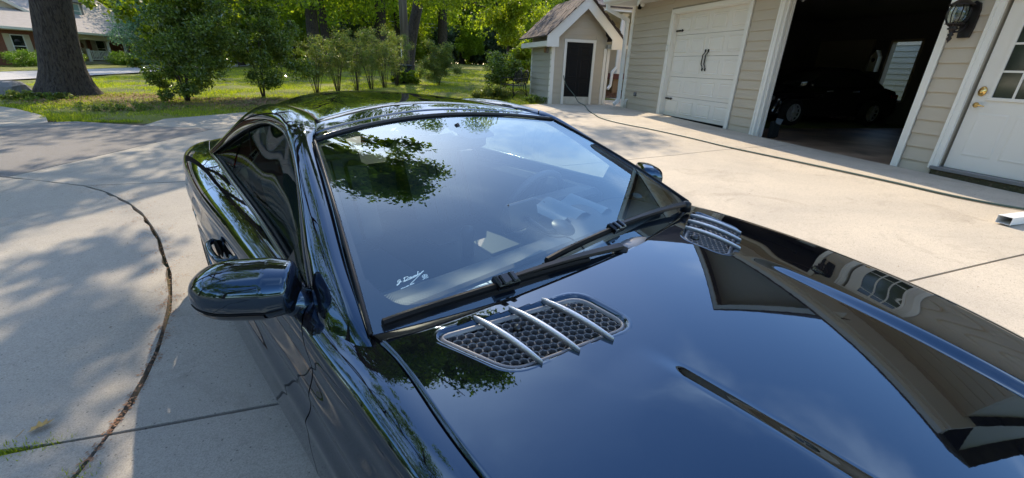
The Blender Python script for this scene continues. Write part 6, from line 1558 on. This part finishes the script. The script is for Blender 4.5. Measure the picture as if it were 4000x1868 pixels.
# wipers: arm, blade, joint
def on_ws(x, y, up_=.015):
    # find t,s for a given x,y on the glass
    t, s = x / .75, .2
    for _ in range(25):
        p = ws(np.array(t), np.array(s)); e = 1e-4; pt = (ws(np.array(t + e), np.array(s)) - p) / e; ps = (ws(np.array(t), np.array(s + e)) - p) / e
        A = np.array([[pt[0], ps[0]], [pt[1], ps[1]]]); d = np.linalg.solve(A, np.array([x - p[0], y - p[1]])); t += d[0]; s += d[1]
    p = ws(np.array(t), np.array(s)); return Vector((p[0], p[1] - up_ * .36, p[2] + up_ * .93))
def wiper(blade, joint_at, arm_to, label=None):
    w = empty('wiper'); w.parent = CAR
    A, B = blade; pts = [on_ws(A[0] + (B[0] - A[0]) * t, A[1] + (B[1] - A[1]) * t + A[2] * math.sin(PI * t), .014) for t in np.linspace(0, 1, 12)]
    b = MB(); n = len(pts); vs = []
    for i, p in enumerate(pts):
        d = (pts[min(i + 1, n - 1)] - pts[max(i - 1, 0)]).normalized(); nr = Vector((0, -.36, .93)); q = d.cross(nr).normalized()
        hh = .013 if 0 < i < n - 1 else .009
        for (a, c_) in ((-.008, -.006), (-.0065, hh * .55), (0.0015, hh * .85), (.0075, hh * .3), (.008, -.006), (.002, -.013), (-.002, -.013)): vs.append(p + q * a + nr * c_)
    b.add(vs, [(r * 7 + j, r * 7 + (j + 1) % 7, (r + 1) * 7 + (j + 1) % 7, (r + 1) * 7 + j) for r in range(n - 1) for j in range(7)] + [tuple(range(7))[::-1], tuple((n - 1) * 7 + j for j in range(7))])
    b.build('wiper_blade', 'rubber', w)
    j = on_ws(joint_at[0], joint_at[1], .030)
    d = (pts[-1] - pts[0]).normalized(); nr = Vector((0, -.36, .93)); q = d.cross(nr).normalized(); mt = Matrix((( d.x, q.x, nr.x, j.x), (d.y, q.y, nr.y, j.y), (d.z, q.z, nr.z, j.z), (0, 0, 0, 1)))
    b = MB(); b.box((-.032, -.018, -.022), (.032, .020, .006), mt, bev=.006); b.box((-.022, -.010, .004), (-.008, .024, .013), mt, bev=.003); b.box((.008, -.012, .003), (.020, .022, .012), mt, bev=.003); b.build('wiper_joint', 'trim_gloss', w)
    b = MB(); E = Vector(arm_to); mids = [j + (E - j) * t + Vector((0, 0, .006 * math.sin(PI * t))) for t in np.linspace(0, 1, 8)]
    vs = []
    for i, p in enumerate(mids):
        t = i / 7; ww = .006 + .008 * t; th = .004 + .004 * t
        dd = (E - j).normalized(); qq = dd.cross(Vector((0, -.3, .95))).normalized()
        for (a, c_) in ((-ww, 0), (-ww * .7, th), (ww * .7, th), (ww, 0), (ww * .7, -th), (-ww * .7, -th)): vs.append(p + qq * a + Vector((0, -.3, .95)) * c_)
    b.add(vs, [(r * 6 + k, r * 6 + (k + 1) % 6, (r + 1) * 6 + (k + 1) % 6, (r + 1) * 6 + k) for r in range(7) for k in range(6)] + [tuple(range(6))[::-1], tuple(42 + k for k in range(6))])
    b.build('wiper_arm', 'plastic', w)
wiper(((-.745, .521, -.004), (-.133, .418)), (-.430, .466), (.02, .398, .950))
wiper(((-.264, .470, .0), (.442, .482)), (.089, .474), (.60, .455, .962))
b = MB(); b.lathe([(0, -.03), (.022, -.03), (.02, .005), (.01, .012), (0, .013)], (.60, .452, .962), 14); b.build('wiper_pivot', 'plastic', CAR)
b = MB(); b.lathe([(0, -.03), (.022, -.03), (.02, .0), (0, .004)], (.02, .395, .945), 14); b.build('wiper_pivot', 'plastic', CAR)
# raised cowl hump between the wipers, metal grey
b = MB(); b.lathe([(.0, .018), (.03, .016), (.055, .008), (.065, -.02)], (.10, .405, .928), 20, Matrix.Translation((.10, .405, 0)) @ Matrix.Diagonal((1.6, .6, 1, 1)) @ Matrix.Translation((-.10, -.405, 0))); b.build('cowl_cover', 'grille_dark', CAR)

# door mirrors
for sg in (-1, 1):
    mr = empty('door_mirror', (sg * .935, .835, .965), -sg * .0); mr.parent = CAR; mr.rotation_euler = (0, 0, sg * math.radians(33)); mr.scale = (1.12, 1.12, 1.0)
    nu_, nv_ = 48, 40; th = np.linspace(-PI, PI, nu_); ph = np.linspace(0, 1, nv_)
    Pq = np.zeros((nu_, nv_, 3))
    # sections along x from the door side (ph=0) to the outer tip (ph=1)
    for j, q in enumerate(ph):
        xx = -.120 + .225 * q
        rad = (1 - max(0, (q - .50) / .50) ** 2.6) ** .5 if q < 1 else 0.0
        rad *= (.80 + .20 * min(1, q / .25)) * min(1, q / .06) ** .5
        hh = .070 * rad * (1 - .10 * q); dd = .085 * rad
        ce = np.cos(th); se = np.sin(th)
        zz = hh * np.sign(se) * np.abs(se) ** .85 - .012 * q; yy = -dd * np.where(ce > 0, ce ** .9 if False else np.abs(ce) ** .8, -.25 * np.abs(ce) ** .5)
        Pq[:, j, 0] = sg * xx; Pq[:, j, 1] = yy + .03 * q; Pq[:, j, 2] = zz
    surf('mirror_housing', Pq, 'paint', mr, flip=sg < 0)
    # clear lower band with the repeater, slightly proud
    sel = (th > -1.35) & (th < -.28); Pb = Pq[sel][:, 4:38].copy(); Pb[..., 1] -= .0035; Pb[..., 2] -= .0015
    surf('turn_signal', Pb[-5:, 6:30], 'trim_gloss', mr, flip=sg < 0)
    b = MB(); pth = [Pq[int(np.argmin(np.abs(th + .30))), j] + np.array([0, -.0008, 0]) for j in range(4, 37)]; b.tube([tuple(p) for p in pth], .0016, 5); b.build('housing_joint', 'rubber', mr)
    b = MB(); b.box((-.065, .010, -.045), (.065, .020, .042), bev=.003); b.build('mirror_glass', 'chrome', mr)
    b = MB(); b.tube([(-sg * .06, -.012, -.02), (-sg * .10, -.004, -.045), (-sg * .135, .018, -.075), (-sg * .16, .04, -.105)], [.036, .036, .040, .046], 18); b.build('mirror_arm', 'paint', mr)

# cabin
b = MB(); nn = 40; t = np.linspace(-1, 1, nn)
prof = [(.50, .885), (.58, .893), (.66, .890), (.73, .868), (.79, .81), (.83, .72), (.83, .56)]
D = np.array([[(tt * (.745 - .05 * k / 6), .5 + (y - .5) * (1 + .55 * float(sstep(.05, .30, tt)) * (k > 1)) + (.10 * tt ** 2 if k < 2 else .03 * tt ** 2), z + (.040 * np.exp(-((tt - .47) / .24) ** 2) if 1 < k < 5 else 0) - .012 * tt ** 2) for tt in t] for k, (y, z) in enumerate(prof)])
dash = surf('dashboard', rowspline(D, 26), 'dash', CAR)
b = MB(); b.box((-.66, .575, .8955), (.62, .600, .904), bev=.002); b.build('defrost_vent', 'rubber', CAR)
for x in (-.60, -.49, -.40):
    MB().box((x, .548, .900), (x + .085, .562, .9025)).build('dash_label', 'sticker', dash)
b = MB(); b.box((.20, .88, .885), (.58, 1.0, .935), bev=.02); b.build('instrument_hood', 'leather', CAR)
b = MB(); b.add([(.10 + .34 * i / 59, .70 + .20 * j + .02 * math.sin(i * .1), .918 + .013 * math.sin(i * .30) + .018 * j) for j in range(2) for i in range(60)], [(i, i + 1, 61 + i, 60 + i) for i in range(59)], True); b.build('folded_sunshade', 'cloth_grey', CAR)
sw = empty('steering_wheel', (.37, 1.10, .84)); sw.parent = CAR; sw.rotation_euler = (math.radians(-68), 0, 0)
b = MB(); b.tube([(.185 * math.cos(a), .185 * math.sin(a), 0) for a in np.linspace(0, 2 * PI, 40)], .016, 8, cap=False); b.build('wheel_rim', 'leather', sw)
b = MB(); b.lathe([(0, .03), (.05, .025), (.07, 0), (0, -.02)], (0, 0, 0), 16); 
for a in (0, PI, -PI / 2): b.box((0, -.018, -.008), (.18, .018, .008), Matrix.Rotation(a, 4, 'Z'))
b.build('wheel_hub', 'plastic', sw)
for sg in (-1, 1):
    st = empty('seat', (sg * .36, 1.42, .30)); st.parent = CAR
    b = MB(); b.box((-.26, -.20, .05), (.26, .34, .25), bev=.05); b.build('seat_cushion', 'leather', st)
    R0 = Matrix.Translation((0, .36, .20)) @ Matrix.Rotation(math.radians(-20), 4, 'X')
    b = MB(); b.box((-.25, -.04, .0), (.25, .10, .60), R0, bev=.06)
    for k in range(5): b.box((-.15 + k * .06, -.062, .06), (-.15 + k * .06 + .052, -.035, .52), R0, bev=.012)
    for s2 in (-1, 1): b.box((s2 * .20 - .05, -.09, .05), (s2 * .20 + .05, .0, .50), R0, bev=.035)
    b.build('seat_back', 'leather', st)
    b = MB(); b.box((-.14, -.06, .60), (.14, .05, .80), R0, bev=.05); b.build('headrest', 'leather', st)
    MB().box((-.022, -.0625, .67), (.022, -.0605, .705), R0).build('headrest_badge', 'cloth_grey', st)
    b = MB(); b.box((sg * .64 if sg > 0 else -.74, .95, .40), (.74 if sg > 0 else -.64, 2.1, .90), bev=.03); b.build('door_lining', 'dash', CAR)
b = MB(); b.box((-.11, .95, .40), (.11, 1.95, .66), bev=.03); b.lathe([(.03, .66), (.028, .74), (.034, .78), (.02, .80), (0, .80)], (0, 1.15, 0), 12); b.build('centre_console', 'plastic', CAR)
b = MB(); b.box((-.055, 1.30, .662), (.055, 1.42, .675), bev=.004); b.build('console_tray', 'plastic', CAR)
b = MB(); b.box((-.72, 1.95, .3), (.72, 2.35, .93), bev=.05); b.build('parcel_shelf', 'leather', CAR)
b = MB(); b.box((-.12, 1.17, 1.135), (.12, 1.20, 1.195), bev=.014); b.tube([(0, 1.19, 1.19), (0, 1.22, 1.235)], .012, 6); b.build('rear_view_mirror', 'plastic', CAR)
# phone-sized navigator on a suction mount: rests in the car, a thing of its own
nv = empty('navigator', (0.85363159, 0.73201726, 0.0), 0.50619664, 'small screen device on a suction mount inside the windscreen', 'navigator')
sc_ = on_ws(-.072, .560, -.010)
b = MB(); b.lathe([(.040, 0), (.042, .004), (.030, .014), (.012, .020), (0, .021)], (0, 0, 0), 22, Matrix.Translation(sc_) @ Matrix.Rotation(math.radians(180 + 21), 4, 'X')); b.build('suction_cup', 'plastic', nv)
b = MB(); b.tube([sc_ + Vector((0, 0, -.02)), sc_ + Vector((-.02, .05, -.03)), sc_ + Vector((-.05, .09, .0)), sc_ + Vector((-.055, .115, .01))], .009, 8); b.build('mount_arm', 'plastic', nv)
b = MB(); b.box((-.075, -.008, -.045), (.075, .010, .045), Matrix.Translation(sc_ + Vector((-.06, .13, .02))) @ Matrix.Rotation(math.radians(-15), 4, 'X') @ Matrix.Rotation(.12, 4, 'Z'), bev=.005); b.build('device_body', 'plastic', nv)
b = MB(); b.tube(smooth_path([sc_ + Vector((-.05, .12, -.02)), sc_ + Vector((-.0, .05, -.05)), sc_ + Vector((.03, .0, -.045)), sc_ + Vector((.03, -.06, -.06)), sc_ + Vector((.02, -.08, -.075))]), .003, 5); b.build('cable', 'plastic', nv)
